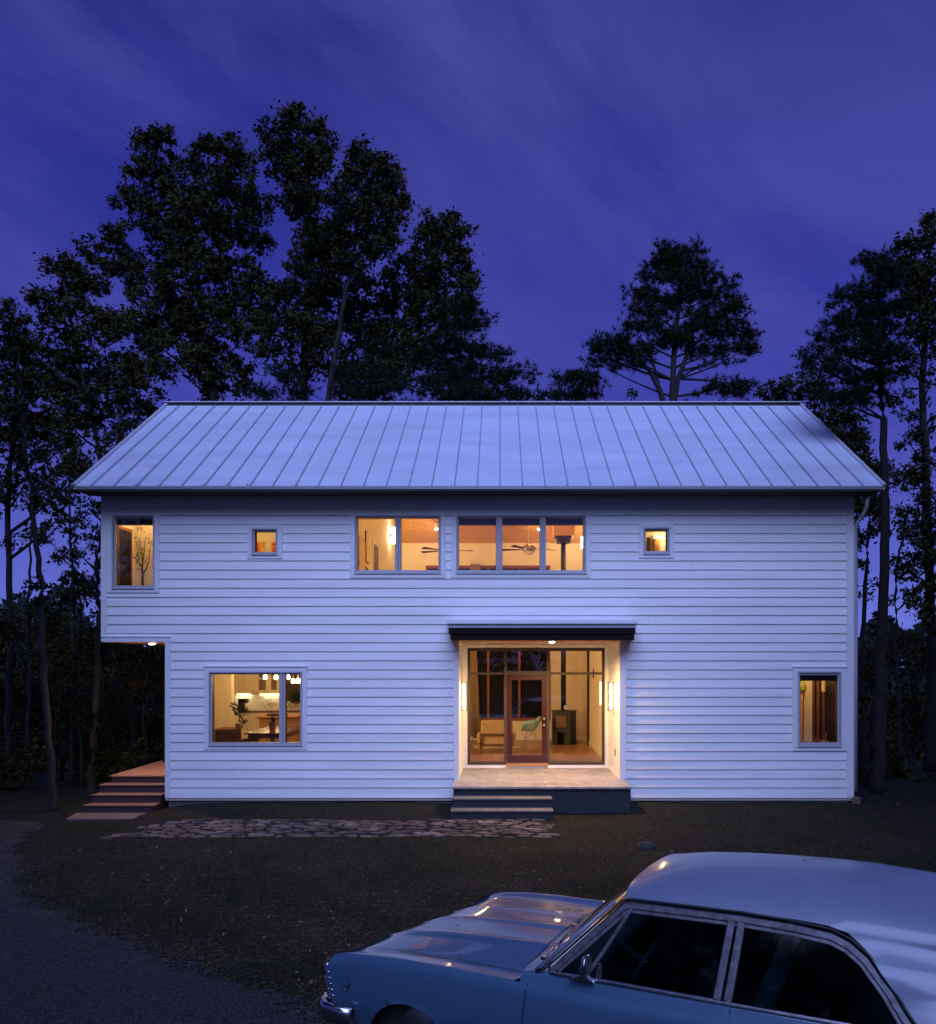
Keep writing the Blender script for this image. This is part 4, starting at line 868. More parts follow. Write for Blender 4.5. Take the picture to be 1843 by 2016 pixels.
stroke([(865,1440),(930,1340),(975,1210),(1010,1040),(1020,800)], .020, .004); stroke([(825,1290),(745,1170),(645,1070),(615,900)], .018, .004); stroke([(815,1370),(760,1340),(720,1355),(670,1330)], .010, .004); stroke([(825,1010),(750,930),(700,810)], .009, .003); stroke([(870,1220),(905,1170),(950,1090)], .009, .003)
stroke([(765,1340),(720,1250),(700,1170)], .006, .003); stroke([(905,1175),(930,1230)], .005, .003)
random.seed(3)
for i in range(64):
    px_, py_ = random.uniform(610, 1060), random.uniform(380, 1200)
    if py_ < 560 and abs(px_-800) > 120 and py_ < 480: px_ = random.uniform(710, 850)
    a = random.uniform(1.1, 2.0); c_ = Vector(c7(px_, py_, yw)); l = .035; d = Vector((math.cos(a), math.sin(a)))*l; s_ = Vector((-d.y, d.x))*.36
    g.add([(c_.x-d.x, yw-.001, c_.y-d.y), (c_.x+s_.x, yw-.001, c_.y+s_.y), (c_.x+d.x, yw-.001, c_.y+d.y), (c_.x-s_.x, yw-.001, c_.y-s_.y)], [(0,1,2,3)])
for bx, by in ((715, 1030), (765, 1110)):
    for k in range(5): 
        c_ = Vector(c7(bx-12, by+k*18-50, yw)); f.add([(c_.x, yw-.001, c_.y), (c_.x+.04, yw-.001, c_.y+.008), (c_.x+.04, yw-.001, c_.y+.017), (c_.x, yw-.001, c_.y+.010)], [(0,1,2,3)])
t = empty('wall_decal', (c7(850, 0, yw)[0], yw, 3.9), 'painted brown tree with green leaves on the wall of the upper left window room', 'wall decal')
f.build('branches', 'decal_brown', t); g.build('painted_leaves', 'decal_green', t)
# hall canvases with letters
room_light(-6.0, 19.4, 6.41, 30, 'ceiling lamp of the small room with the orange canvases')
mat('canvas_orange', (.72,.36,.07), .7); mat('letter_red', (.52,.035,.015), .6)
def c8(px, py, y): return X((640+px/13.16)/1.3565, y), Z((1380+py/13.16)/1.3565, y)
yb_ = 20.6
for n, (a, b, lab) in enumerate(((415, 868, 'orange canvas with a red letter l in the small upper left window'), (1125, 1580, 'orange canvas with a red letter a in the small upper left window'))):
    p0, p1 = c8(a, 875, yb_), c8(b, 1335, yb_)
    t = empty('letter_canvas', ((p0[0]+p1[0])/2, yb_, p1[1]), lab, 'canvas', 'letter canvases')
    f = MB(); f.box(p0[0], p1[0], yb_-.03, yb_-.001, p1[1], p0[1]); f.build('canvas', 'canvas_orange', t)
    if n == 0:
        q0, q1 = c8(592, 915, yb_), c8(690, 1290, yb_); f = MB(); f.box(q0[0], q1[0], yb_-.034, yb_-.031, q1[1], q0[1]); f.build('letter', 'letter_red', t)
    else:
        cu = bpy.data.curves.new('letter', 'FONT'); cu.body = 'a'; cu.offset = .012; to = bpy.data.objects.new('tmp', cu); C.objects.link(to); bpy.context.view_layer.update()
        me = bpy.data.meshes.new_from_object(to.evaluated_get(bpy.context.evaluated_depsgraph_get())); bpy.data.objects.remove(to)
        me.materials.clear(); me.materials.append(MATS['letter_red'])
        vs = [v.co for v in me.vertices]; w0, w1 = min(v.x for v in vs), max(v.x for v in vs); h0, h1 = min(v.y for v in vs), max(v.y for v in vs)
        q0, q1 = c8(1150, 915, yb_), c8(1440, 1250, yb_)
        for v in me.vertices: v.co = (q0[0]+(v.co.x-w0)/(w1-w0)*(q1[0]-q0[0]), yb_-.034, q1[1]+(v.co.y-h0)/(h1-h0)*(q0[1]-q1[1]))
        o = bpy.data.objects.new('letter', me); C.objects.link(o); o.parent = t; o.matrix_parent_inverse = Matrix.Translation(-WL(t))
# small upper right room
lx = X((1640+275/2.143)/1.3565, 20.3); lz = Z((1280+335/2.143)/1.3565, 20.3)
t = empty('vanity_light', (lx, 20.3, lz), 'bright vanity light seen through the small upper right window', 'wall lamp')
f = MB(); f.box(lx-.22, lx+.2, 20.36, 20.4, lz-.04, lz+.04); f.build('bar', 'steel', t)
f = MB()
for k in (-.14, 0, .14): f.ball((lx+k, 20.3, lz), .055)
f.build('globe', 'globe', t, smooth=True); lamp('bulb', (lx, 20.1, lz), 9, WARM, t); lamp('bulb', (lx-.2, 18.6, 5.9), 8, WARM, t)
q0 = X((1640+226/2.143)/1.3565, 20.3), X((1640+258/2.143)/1.3565, 20.3)
f = MB(); f.box(q0[0], q0[1], 20.2, 20.39, 3.6, Z((1280+338/2.143)/1.3565, 20.3)); tag(f.build('linen_cabinet', 'tan_wood' if 'tan_wood' in MATS else 'wood_ceiling', None, bevel=.01), 'tall orange brown wooden cabinet in the small upper right room', 'cabinet')
q1 = X((1640+188/2.143)/1.3565, 20.0), X((1640+208/2.143)/1.3565, 20.0)
f = MB(); f.box(q1[0], q1[1], 20.0, 20.05, 3.6, Z((1280+333/2.143)/1.3565, 20)); tag(f.build('open_door', 'dark_wood', None), 'narrow dark door leaf standing open in the small upper right room', 'door')
# lower right room
def c6(px, py, y): return X((2060+px/6.72)/1.3565, y), Z((1760+py/6.72)/1.3565, y)
room_light(6.75, 18.0, 3.29, 34, 'flush ceiling lamp in the lower right room', .12)
wx = HX1-.15; zs0, zs1 = 1.18, 3.02
f = MB(); 
for a, b in ((18.92, 18.98), (18.62, 18.70), (18.30, 18.37), (17.55, 17.62)): f.box(wx-.05, wx-.002, a, b, zs0, zs1)
f.box(wx-.052, wx-.003, 17.55, 18.98, zs0-.06, zs0+.03); f.box(wx-.051, wx-.004, 17.55, 18.98, zs1-.03, zs1+.05); wn = f.build('window', 'window_wood', house); f = MB(); f.box(wx-.02, wx-.006, 17.6, 18.95, zs0, zs1); f.build('pane', 'night_glass', wn)
p0, p1 = c6(440, 600, 18.75), c6(588, 600, 18.75)
t = empty('wardrobe', (p0[0], 18.9, FL), 'tall red brown wooden cabinet against the yellow wall of the lower right room', 'wardrobe')
f = MB(); f.box(p0[0]-.3, p1[0], 18.75, 18.98, FL, p0[1]); f.build('carcass', 'window_wood', t, bevel=.005); f = MB(); f.box(p0[0]-.28, p1[0]-.03, 18.73, 18.749, FL+.08, p0[1]-.05); f.build('door', 'wood_ceiling', t, bevel=.004)
p2 = c6(530, 500, 18.95); mat('lime_glass', (.35,.42,.05), .3)
f = MB(); f.lathe([(.05, 0), (.09, .06), (.085, .16), (.04, .24), (.045, .28)], (p2[0], 18.87, p0[1]+.001), 18); tag(f.build('vase', 'lime_glass', None, smooth=True), 'lime green vase on top of the tall cabinet in the lower right room', 'vase')
p3 = c6(968, 590, 18.35); mat('lamp_shade', (.62,.50,.26), .8)
t = empty('floor_lamp', (p3[0], 18.35, FL), 'floor lamp with a square pale shade and wooden pole in the lower right window', 'floor lamp')
f = MB(); f.box(p3[0]-.06, p3[0]+.06, 18.29, 18.41, p3[1], c6(0, 375, 18.35)[1]); f.build('shade', 'lamp_shade', t); f = MB(); f.tube([(p3[0], 18.35, FL+.02), (p3[0], 18.35, p3[1]-.001)], .014, 8); f.build('pole', 'wood_ceiling', t); f = MB(); f.lathe([(.13, 0), (.13, .02), (.02, .03)], (p3[0], 18.35, FL), 16); f.build('base', 'wood_ceiling', t)
# windsor chair
wx0, _ = c6(900, 0, 18.1); sz_ = FL+.45; cxw, cyw = wx0+.28, 18.05
t = empty('windsor_chair', (cxw, cyw, FL), 'bow backed wooden spindle armchair in the lower right window', 'chair')
f = MB(); f.lathe([(.25, 0), (.26, .02), (.24, .04)], (cxw, cyw, sz_-.04), 20); f.build('seat', 'wood_ceiling', t)
arz = c6(0, 1465, 18.05)[1]; topz = c6(0, 1165, 18.05)[1]
bow = [(cxw+.12+.28*math.cos(a)*.95, cyw+.16, arz+(topz-arz)*math.sin(a)) for a in np.linspace(0, math.pi, 17)]
f = MB(); f.tube(bow, .014, 8); f.build('back_bow', 'wood_ceiling', t, smooth=True)
f = MB()
for i in range(7):
    a = math.pi*(i+1.0)/8; f.tube([(cxw+.10+.17*math.cos(a), cyw+.15, sz_), (cxw+.12+.28*math.cos(a)*.95, cyw+.16, arz+(topz-arz)*math.sin(a))], .007, 6)
f.build('spindle', 'wood_ceiling', t)
f = MB(); f.tube([(cxw-.36, cyw-.12, arz-.01), (cxw-.25, cyw-.15, arz), (cxw-.1, cyw+.05, arz-.015), (cxw+.0, cyw+.17, arz), (cxw+.25, cyw+.19, arz), (cxw+.42, cyw, arz)], .014, 8); f.tube([(cxw-.28, cyw-.13, arz), (cxw-.2, cyw-.1, sz_)], .01, 6); f.tube([(cxw-.15, cyw-.02, arz), (cxw-.14, cyw, sz_)], .01, 6); f.build('arm_rail', 'wood_ceiling', t)
for a, b in ((-.17,-.17),(.17,-.17),(-.17,.17),(.17,.17)): f = MB(); f.tube([(cxw+a, cyw+b, sz_-.03), (cxw+a*1.4, cyw+b*1.3, FL)], [.016, .012], 8); f.build('leg', 'wood_ceiling', t)
# ------------------------------------------------------------------ trees
mat('oak_leaf', (.012,.015,.006), .8, noise=.5, nscale=.55, spec=.04, col2=(.050,.050,.016)); mat('autumn_leaf', (.034,.022,.010), .8, noise=.5, nscale=.9, spec=.04)
mat('pine_needle', (.013,.022,.010), .7, noise=.4, nscale=1.2, spec=.04); mat('far_leaf', (.014,.024,.020), .9, noise=.4, nscale=.2, spec=.1)
mat('bark', (.009,.008,.008), .9, noise=.45, nscale=14, stretch=(1,1,.2), bump=.8, bscale=26); mat('pine_bark', (.009,.007,.007), .9, noise=.5, nscale=10, stretch=(1,1,.35), bump=.9, bscale=16)
tr_rng = np.random.default_rng(21)
def pw3(p, y): return Vector((X(p[0], y), y, Z(p[1], y)))
def leaf_quads(cen, size, asp=.5, rg=tr_rng):
    n = len(cen); d = rg.normal(size=(n, 3)); d /= np.linalg.norm(d, axis=1)[:, None]; e = rg.normal(size=(n, 3)); s = np.cross(d, e); s /= np.linalg.norm(s, axis=1)[:, None]+1e-9
    l = size*rg.uniform(.4, 1.5, n)[:, None]; d = d*l; s = s*l*asp
    return np.stack([cen-d*.5, cen-d*.05+s*.5, cen+d*.5, cen-d*.05-s*.5], 1).reshape(-1, 3)
def tuft_tris(cen, size, k=15, wid=.09, rg=tr_rng):
    n = len(cen); d = rg.normal(size=(n, k, 3)); d[..., 2] += .35; d /= np.linalg.norm(d, axis=2)[..., None]; e = rg.normal(size=(n, k, 3)); s = np.cross(d, e); s /= np.linalg.norm(s, axis=2)[..., None]
    l = size*rg.uniform(.7, 1.2, (n, k, 1)); c = cen[:, None]
    return np.stack([c-s*l*wid*.7, c+s*l*wid*.7, c+d*l], 2).reshape(-1, 3)
def tree(name, label, y, trunk, blobs, w0, w1, kind='oak', group=None, dens=.58, lsz=8.5, leafmat=None, depth=.8, bark=None, gap=1.0, cat='tree', seed=0, base=True, branches=True, limbs=()):
    """trunk: pixel polyline from the ground up; blobs: (px, py, radius px[, dens]); w0,w1 trunk width in px"""
    rg = np.random.default_rng(seed+int(abs(trunk[0][0])*7+abs(trunk[0][1]))); k = y/F
    p0 = pw3(trunk[0], y); gp = GZ(p0.x, y)
    pts = [pw3(p, y) for p in trunk]
    if base: pts[0] = Vector((pts[0].x, y, gp-.1))
    t = empty(name, (pts[0].x, y, gp), label, cat, group)
    # smooth and jitter the trunk
    fine = []
    for i in range(len(pts)-1):
        for j in range(6): fine.append(pts[i].lerp(pts[i+1], j/6))
    fine.append(pts[-1]); n = len(fine)
    for it in range(3): fine = [fine[0]]+[(fine[i-1]+fine[i]*2+fine[i+1])/4 for i in range(1, n-1)]+[fine[-1]]
    wob = [Vector((rg.normal()*.012*k*100*.05, rg.normal()*.05, 0)) for _ in fine]; fine = [f_+w_*(0 if i == 0 else 1) for i, (f_, w_) in enumerate(zip(fine, wob))]
    f = MB(); f.tube(fine, [k*(w0+(w1-w0)*i/(n-1))/2*(1.25 if i == 0 else 1) for i in range(n)], 9)
    for lp, a_, b_ in limbs:
        q_ = [pw3(p, y) for p in lp]; f.tube([q_[min(i//4, len(q_)-2)].lerp(q_[min(i//4, len(q_)-2)+1], (i % 4)/4) for i in range(4*(len(q_)-1))]+[q_[-1]], [k*(a_+(b_-a_)*i/(4*(len(q_)-1)))/2 for i in range(4*(len(q_)-1)+1)], 8)
    C_ = []; sizes = []
    big = []
    for b in blobs:
        dn = b[3] if len(b) > 3 else 1; big.append((b[0], b[1], b[2]*1.0, dn, 1))
        if b[2] > 15 and dn > .3:
            for _ in range(3):
                a = rg.uniform(0, 6.28); q_ = b[2]*rg.uniform(.75, 1.12); big.append((b[0]+q_*math.cos(a), b[1]+q_*math.sin(a)+3, b[2]*rg.uniform(.22, .42), dn, 0))
    for bx, by, r, dn, mainb in big:
        rm = r*k; c = pw3((bx, by), y) + Vector((0, rg.uniform(-1, 1)*rm*depth, 0))
        # limb from the trunk to the clump
        if branches and mainb:
            hd = lambda i: math.hypot(fine[i].x-c.x, fine[i].y-c.y); best = min(range(n), key=lambda i: hd(i) + 1.6*abs(fine[i].z-(c.z-(.75 if kind == 'oak' else .42)*hd(i)-.2*rm)))
            a = fine[best]; L_ = (c-a).length; mid = a.lerp(c, .5)+Vector((rg.normal()*.06*L_, rg.normal()*.06*L_, (-.10 if kind == 'oak' else -.06)*L_)); wb = k*(w0+(w1-w0)*best/(n-1))/2
            bp = [a.lerp(mid, u/4*1.0)*(1-u/4)+mid.lerp(c, u/4)*(u/4) for u in range(5)]
            f.tube(bp, [min(wb*(.6 if kind == 'oak' else .35), (.015 if kind == 'oak' else .009)*L_+.02)*(1-.8*u/4)+.004 for u in range(5)], 6, caps=False)
        # sub-clumps
        ns = max(3, int(r*r/(48 if kind == 'oak' else 60)*gap*dn))
        q = rg.normal(size=(ns, 3)); q /= np.linalg.norm(q, axis=1)[:, None]; q *= (rg.uniform(.15, 1, ns)**.5)[:, None]*rm*np.array([1, depth, .92 if kind == 'oak' else .55]); sc = q+np.array(c)
        if branches:
            for i in range(min(ns, 7)): f.tube([c, c.lerp(Vector(sc[i]), .6)+Vector((0, 0, -.03*rm)), Vector(sc[i])], [.014, .009, .004], 4, caps=False)
        per = max(4, int(r*r*dens*dn/ns))
        if kind == 'oak':
            g = rg.normal(size=(ns, per, 3))*np.array([1, 1, .8])*(5.6*k*rg.uniform(.6, 1.5, (ns, 1, 1))); C_.append((sc[:, None]+g).reshape(-1, 3))
        else:
            g = rg.normal(size=(ns, max(3, per//12), 3))*np.array([1.5, 1, .55])*(7.5*k); C_.append((sc[:, None]+g).reshape(-1, 3))
    f.build('trunk', bark or ('bark' if kind == 'oak' else 'pine_bark'), t, smooth=True)
    if C_:
        cen = np.concatenate(C_)
        if kind == 'oak': V = leaf_quads(cen, lsz*k, .5, rg); Fq = np.arange(len(V)).reshape(-1, 4)
        else: V = tuft_tris(cen, lsz*k*1.35, 15, .10, rg); Fq = np.arange(len(V)).reshape(-1, 3)
        o = np_mesh('crown', V, Fq, leafmat or ('oak_leaf' if kind == 'oak' else 'pine_needle')); o.parent = t; o.matrix_parent_inverse = Matrix.Translation(-WL(t))
    return t
BK = 'tall broadleaf trees behind the house'
tree('broadleaf_tree', 'tallest dark broadleaf tree behind the roof, its top a narrow peak against the sky', 31, [(598,1100),(596,800),(602,640),(612,480),(606,330),(598,240)],
 [(598,232,28),(570,250,26),(630,255,26),(540,262,26),(520,250,14),(590,290,45),(635,300,24),(550,320,38),(610,345,45),(640,330,16),(575,370,42),(605,410,40),(620,450,40),(640,480,44),(600,500,36),(650,540,50),(600,560,48),(560,600,50),(640,620,60),(590,680,60),(640,700,55)], 20, 4, group=BK, seed=1)
tree('broadleaf_tree', 'broad dark broadleaf tree behind the left end of the roof ridge', 33, [(420,1100),(425,800),(400,640),(380,480),(350,360),(330,300)],
 [(285,290,30),(330,285,34),(265,320,24),(370,320,30),(410,290,26),(455,300,32),(480,320,24),(420,340,44),(300,350,44),(350,380,50),(460,370,44),(500,400,30),(255,390,30),(280,420,38),(400,430,60),(470,450,52),(510,470,24),(320,470,56),(225,455,26),(240,500,34),(270,540,44),(380,540,66),(460,550,60),(500,580,44),(330,620,60),(420,650,66),(500,660,44),(280,640,44),(350,720,56),(450,740,56),(400,700,40)], 18, 4, group=BK, seed=2)
tree('broadleaf_tree', 'dark broadleaf tree leaning right with a notched top, right of the tallest one', 30, [(650,1100),(640,820),(660,700),(680,580),(700,470),(715,380)],
 [(690,318,18),(715,310,22),(740,330,30),(765,345,26),(700,350,24),(675,360,20),(735,375,36),(770,375,22),(665,395,22),(700,405,36),(745,420,38),(780,400,24),(800,395,16),(690,450,40),(735,460,38),(775,445,26),(660,470,26),(740,492,22),(770,480,22),(680,500,30),(650,540,30),(700,525,20)], 16, 4, group=BK, seed=3)
tree('broadleaf_tree', 'dark broadleaf tree ending the cluster on the right, above the conical pine', 32, [(700,1100),(720,800),(760,680),(820,590),(860,500),(870,450)],
 [(850,438,22),(885,440,26),(905,455,20),(825,470,20),(870,475,34),(910,485,22),(860,515,38),(905,520,32),(815,505,18),(790,520,18),(770,540,26),(730,555,22),(820,545,32),(870,570,44),(920,570,22),(790,590,40),(840,620,44),(900,620,34),(925,600,16),(740,620,40),(700,600,24),(780,670,50),(720,690,50),(830,690,44),(760,740,44),(690,750,40)], 16, 4, group=BK, seed=4)
tree('broadleaf_tree', 'ragged dark tree at the far left with airy branches reaching over the eave', 27, [(245,1560),(235,1300),(215,1050),(190,850),(150,690),(130,560)],
 [(120,520,24),(100,525,16),(150,530,26),(180,490,30),(165,555,28),(130,565,26),(195,560,22),(215,520,18),(95,600,30),(65,585,18),(140,620,34),(185,620,26),(230,640,34),(110,670,44),(190,680,40),(160,740,50),(230,720,44),(90,750,44),(280,740,40),(200,800,50),(270,810,44),(130,820,44),(60,690,26)], 15, 4, group=BK, seed=5)
tree('broadleaf_tree', 'dark leafy tree filling the far left edge from mid height to the roof line', 24, [(10,1580),(20,1300),(15,1000),(30,760),(30,640)],
 [(15,620,24),(40,640,24),(10,670,34),(50,690,34),(20,740,44),(70,770,40),(15,820,44),(80,840,46),(30,890,46,.8),(110,890,40,.7),(60,950,44,.55),(10,980,36,.6),(120,960,34,.5),(160,930,34,.7),(30,1050,34,.3),(130,1010,30,.4)], 15, 5, group=BK, seed=6)
# understorey and stems on the left
SL = 'slender trees on the left edge of the clearing'
tree('slender_tree', 'pale barked slender trunk leaning left at the lawn edge, nearest the left border', 17.3, [(105,1612),(98,1480),(86,1300),(80,1150),(65,1000),(48,880),(40,780),(35,700)],
 [(60,900,26,.4),(100,940,26,.4),(20,830,26,.5),(110,1030,18,.3),(130,860,26,.5)], 15, 5, group=SL, seed=7, bark='bark')
tree('slender_tree', 'forked slender trunk left of the deck steps, splitting halfway up', 19.5, [(178,1590),(185,1450),(192,1300),(198,1200),(188,1150),(196,1060),(215,960),(225,900)],
 [(230,880,40,.6),(190,940,36,.5),(240,970,32,.5),(170,1000,26,.4),(160,1090,24,.35),(240,1060,30,.5),(130,1100,26,.35)], 15, 5, group=SL, seed=8)
for i, (bx, ty, w, yy) in enumerate(((140, 900, 9, 22), (228, 1000, 8, 25), (262, 980, 11, 22.5), (300, 1050, 8, 26), (52, 1000, 9, 23), (122, 1150, 6, 24), (160, 1180, 6, 21.5), (283, 1250, 6, 21), (208, 1240, 6, 23))):
    bl = [(bx+random.uniform(-50, 50), ty+random.uniform(-20, 280), random.uniform(20, 40), .5) for _ in range(7)]
    sp = ('tall thin', 'bare lower', 'dark straight', 'crooked thin', 'short leafy')[i % 5]
    tree('slender_tree', '%s stem, %s from the left border among the slender trunks left of the house' % (sp, ('fourth', 'eighth', 'ninth', 'eleventh', 'first', 'third', 'fifth', 'tenth', 'seventh')[i]), yy, [(bx, 1560), (bx+random.uniform(-6, 6), 1350), (bx+random.uniform(-12, 12), 1150 if ty < 1120 else ty+80), (bx+random.uniform(-16, 16), ty)], bl, w, 3, group=SL, seed=30+i, lsz=8)
# centre pine
tree('pine_tree', 'large spreading pine behind the roof ridge right of centre, with its crown in tiers', 34, [(1318,1100),(1322,790),(1330,660),(1338,570),(1345,520)],
 [(1315,498,20),(1340,500,20),(1370,495,18),(1300,515,20),(1335,525,30),(1370,520,24),(1395,525,14),(1290,540,20),(1320,555,30),(1360,555,30),(1400,550,20),(1440,553,14),(1250,578,16),(1275,580,22),(1310,590,26),(1350,590,26),(1395,585,24),(1430,580,20),(1455,595,16),(1260,605,16),(1290,615,18),(1400,620,28),(1440,615,22),(1380,640,28),(1420,655,28),(1458,645,20),(1475,662,16),(1350,650,20),(1300,640,16),(1270,650,20),(1240,655,20),(1215,672,22),(1190,680,22),(1168,690,16),(1230,695,26),(1270,685,26),(1310,672,26),(1345,680,22),(1385,685,28),(1430,688,26),(1465,690,20),(1250,715,14),(1205,710,16),(1180,718,12),(1410,762,18),(1440,768,18),(1470,765,16),(1385,775,12),(1455,750,14)], 15, 5, 'pine', seed=9, dens=1.25, depth=.6, limbs=[([(1316,830),(1300,770),(1278,728),(1245,703),(1205,692)], 13, 4), ([(1320,830),(1334,750),(1352,700),(1366,640),(1385,600)], 12, 5), ([(1300,770),(1282,700),(1262,668)], 7, 3), ([(1342,730),(1385,720),(1430,700)], 6, 3), ([(1330,745),(1380,748),(1450,756)], 6, 3)])
tree('pine_tree', 'small bushy pine top showing above the ridge left of the large pine', 34, [(1120,1100),(1125,850),(1128,760)], [(1110,755,20),(1135,745,22),(1160,760,18),(1090,775,18),(1150,778,20),(1120,778,20),(1140,730,12),(1168,735,12)], 10, 4, 'pine', seed=10, dens=1.25)
tree('sapling', 'tiny sapling tip poking above the roof ridge between the two pines', 34, [(1243,900),(1243,775)], [(1243,778,9)], 4, 2, seed=11)
tree('pine_tree', 'dark conical pine stepping down to the ridge at the right end of the tree cluster', 29, [(905,1100),(900,850),(905,700),(910,620)],
 [(915,600,22),(940,615,12),(900,640,30),(940,645,24),(955,632,12),(890,680,40),(940,690,30),(970,690,20),(990,700,14),(900,730,50),(960,735,34),(1000,735,22),(1030,730,14),(1042,745,14),(1010,765,26),(1040,775,14),(960,775,34),(900,780,46),(850,700,30),(850,760,40)], 14, 4, 'pine', seed=12, dens=1.25)
tree('pine_tree', 'dark pine low behind the left half of the ridge', 28, [(730,1100),(735,850),(740,700)], [(740,690,26),(700,730,30),(760,740,30),(730,770,36),(790,770,30),(680,775,26),(560,745,26),(590,775,26),(520,770,26)], 10, 4, 'pine', seed=13, dens=1.0)
# right side
tree('pine_tree', 'tall straight pine at the right end of the house with a conical crown', 18.6, [(1726,1592),(1732,1400),(1738,1200),(1742,960),(1738,800),(1732,650),(1728,520)],
 [(1728,505,18),(1710,520,16),(1745,520,16),(1725,545,30),(1690,560,14),(1755,560,24),(1715,580,34),(1665,565,10),(1672,590,18),(1650,580,12),(1750,600,34),(1700,615,34),(1660,625,20),(1635,602,12),(1640,640,18),(1740,645,40),(1690,655,34),(1650,670,20),(1620,665,14),(1600,660,10),(1610,690,18),(1580,702,12),(1650,700,30),(1700,700,38),(1750,700,38),(1600,715,16),(1640,735,28),(1690,745,34),(1740,745,34),(1620,765,20),(1660,780,28),(1710,780,26)], 26, 6, 'pine', seed=14, dens=1.25, depth=.7, lsz=8)
tree('broadleaf_tree', 'leafy tree rising along the right border above the pine crown', 24, [(1830,1590),(1835,1300),(1825,1000),(1815,750),(1830,520),(1840,420)],
 [(1838,425,16),(1825,445,16),(1800,480,22),(1830,480,28),(1775,490,18),(1785,520,30),(1825,530,34),(1765,540,20),(1800,570,36),(1840,580,30),(1780,610,34),(1825,630,34),(1790,665,30,.8),(1835,690,30,.7),(1790,720,30,.5),(1825,760,34,.45),(1780,790,28,.4),(1830,830,34,.45),(1790,870,30,.4),(1835,910,34,.6),(1800,950,34,.7),(1835,1000,40,.8),(1790,1030,26,.7),(1820,1080,40,.8),(1780,1110,26,.6),(1835,1160,40,.8)], 22, 6, seed=15, group='trees along the right border')
tree('broadleaf_tree', 'dark leafy tree directly behind the right rake of the roof', 30, [(1620,1300),(1600,1000),(1570,850),(1560,770)],
 [(1500,778,14),(1530,765,18),(1560,760,24),(1600,760,24),(1540,790,24),(1590,800,34),(1640,810,34),(1620,850,38),(1670,850,34),(1660,900,38),(1700,890,30),(1690,940,40),(1730,930,24),(1770,940,30,.6),(1720,1000,22),(1700,980,26)], 14, 5, seed=16, group='trees along the right border')
tree('slender_tree', 'thin dark tree between the house corner and the tall pine, branches bare below', 22, [(1698,1560),(1697,1350),(1700,1200),(1706,1100),(1712,1030),(1716,980)],
 [(1700,1000,22,.9),(1720,1040,18,.6),(1700,1060,20,.8),(1693,1110,16,.7),(1716,1150,14,.4),(1700,1170,14,.6),(1722,990,20,.8)], 12, 3, seed=17, group='trees along the right border')
tree('slender_tree', 'thin leaning tree right of the tall pine stem', 23, [(1775,1560),(1768,1350),(1762,1200),(1770,1080),(1790,1000)],
 [(1775,1050,24,.7),(1800,1090,28,.7),(1775,1130,22,.5),(1800,1170,28,.5),(1760,1180,16,.3),(1830,1230,34,.7),(1770,1010,20,.6)], 8, 3, seed=18, group='trees along the right border')
tree('slender_tree', 'pale sapling low beside the downspout on the right', 20, [(1706,1580),(1710,1480),(1716,1380),(1712,1320)], [(1715,1330,16,.5),(1700,1380,16,.5),(1722,1400,16,.5)], 4, 2, seed=19, group='trees along the right border', leafmat='autumn_leaf')
# shrubs and understorey bushes
ORD = ['first','third','second','fifth','eighth','seventh','fourth','deepest in','sixth','ninth','fifth','third','sixth','second','fourth','first','seventh']
for i, (bx, by, r, yy, mm) in enumerate(((30,1400,80,26,'oak_leaf'),(110,1300,70,30,'oak_leaf'),(60,1260,60,34,'autumn_leaf'),(200,1380,60,29,'oak_leaf'),(290,1330,50,31,'autumn_leaf'),(270,1450,60,25,'oak_leaf'),(150,1480,60,23,'oak_leaf'),(30,1530,60,21,'oak_leaf'),(230,1540,46,22,'oak_leaf'),(300,1200,40,33,'oak_leaf'),
    (1710,1300,36,30,'autumn_leaf'),(1790,1290,50,32,'autumn_leaf'),(1700,1430,36,24,'oak_leaf'),(1800,1420,50,28,'oak_leaf'),(1770,1520,46,22,'oak_leaf'),(1835,1530,40,21,'oak_leaf'),(1700,1540,26,20,'autumn_leaf'))):
    bl = [(bx+random.uniform(-1, 1)*r, by+random.uniform(-.8, .8)*r, r*random.uniform(.35, .6), .6) for _ in range(8)]
    side = 'left of the house' if bx < 900 else 'right of the house'; q = ('low' if by > 1450 else 'mid height' if by > 1350 else 'tall')
    tree('shrub', '%s %s bush %s, %s from the %s border' % (q, 'rust tinged' if mm == 'autumn_leaf' else 'dark green', side, ORD[i], 'left' if bx < 900 else 'right'), yy, [(bx, 1570), (bx, by+r*.4), (bx+5, by)], bl, 4, 2, group='understorey bushes at the forest edge', seed=50+i, leafmat=mm, cat='bush', lsz=7)
tree('shrub', 'small plant with white blossoms beside the deck steps', 18.3, [(195,1600),(196,1575),(198,1560)], [(192,1565,14,.8),(202,1580,14,.8)], 2, 1, seed=80, cat='bush', lsz=6)
# distant forest wall
def forest(name, label, n, arc, yd, zb, zt, lsz, m, seed):
    rg = np.random.default_rng(seed); a = rg.uniform(arc[0], arc[1], n); r = yd*rg.uniform(.92, 1.12, n); x = r*np.sin(a); y = r*np.cos(a)
    h = zt*(.72+.14*np.sin(a*23+1)+.10*np.sin(a*61)+.08*np.sin(a*131+2)); z = zb+(h-zb)*rg.uniform(0, 1, n)**.8
    V = leaf_quads(np.stack([x, y, z], -1), lsz, .7, rg); o = np_mesh(name, V, np.arange(len(V)).reshape(-1, 4), m); o['kind'] = 'stuff'; o['label'] = label
forest('distant_woods', 'far dark line of woodland beyond the clearing', 80000, (-.75, .75), 75, -4, 9.5, .55, 'far_leaf', 1)
forest('forest_undergrowth', 'dense dark undergrowth filling the woods left of the house', 34000, (-.62, -.36), 40, -3.5, 5.2, .27, 'oak_leaf', 2)
forest('forest_undergrowth', 'low dark undergrowth in the woods right of the house', 12000, (.37, .62), 42, -3.5, 2.0, .25, 'autumn_leaf', 3)
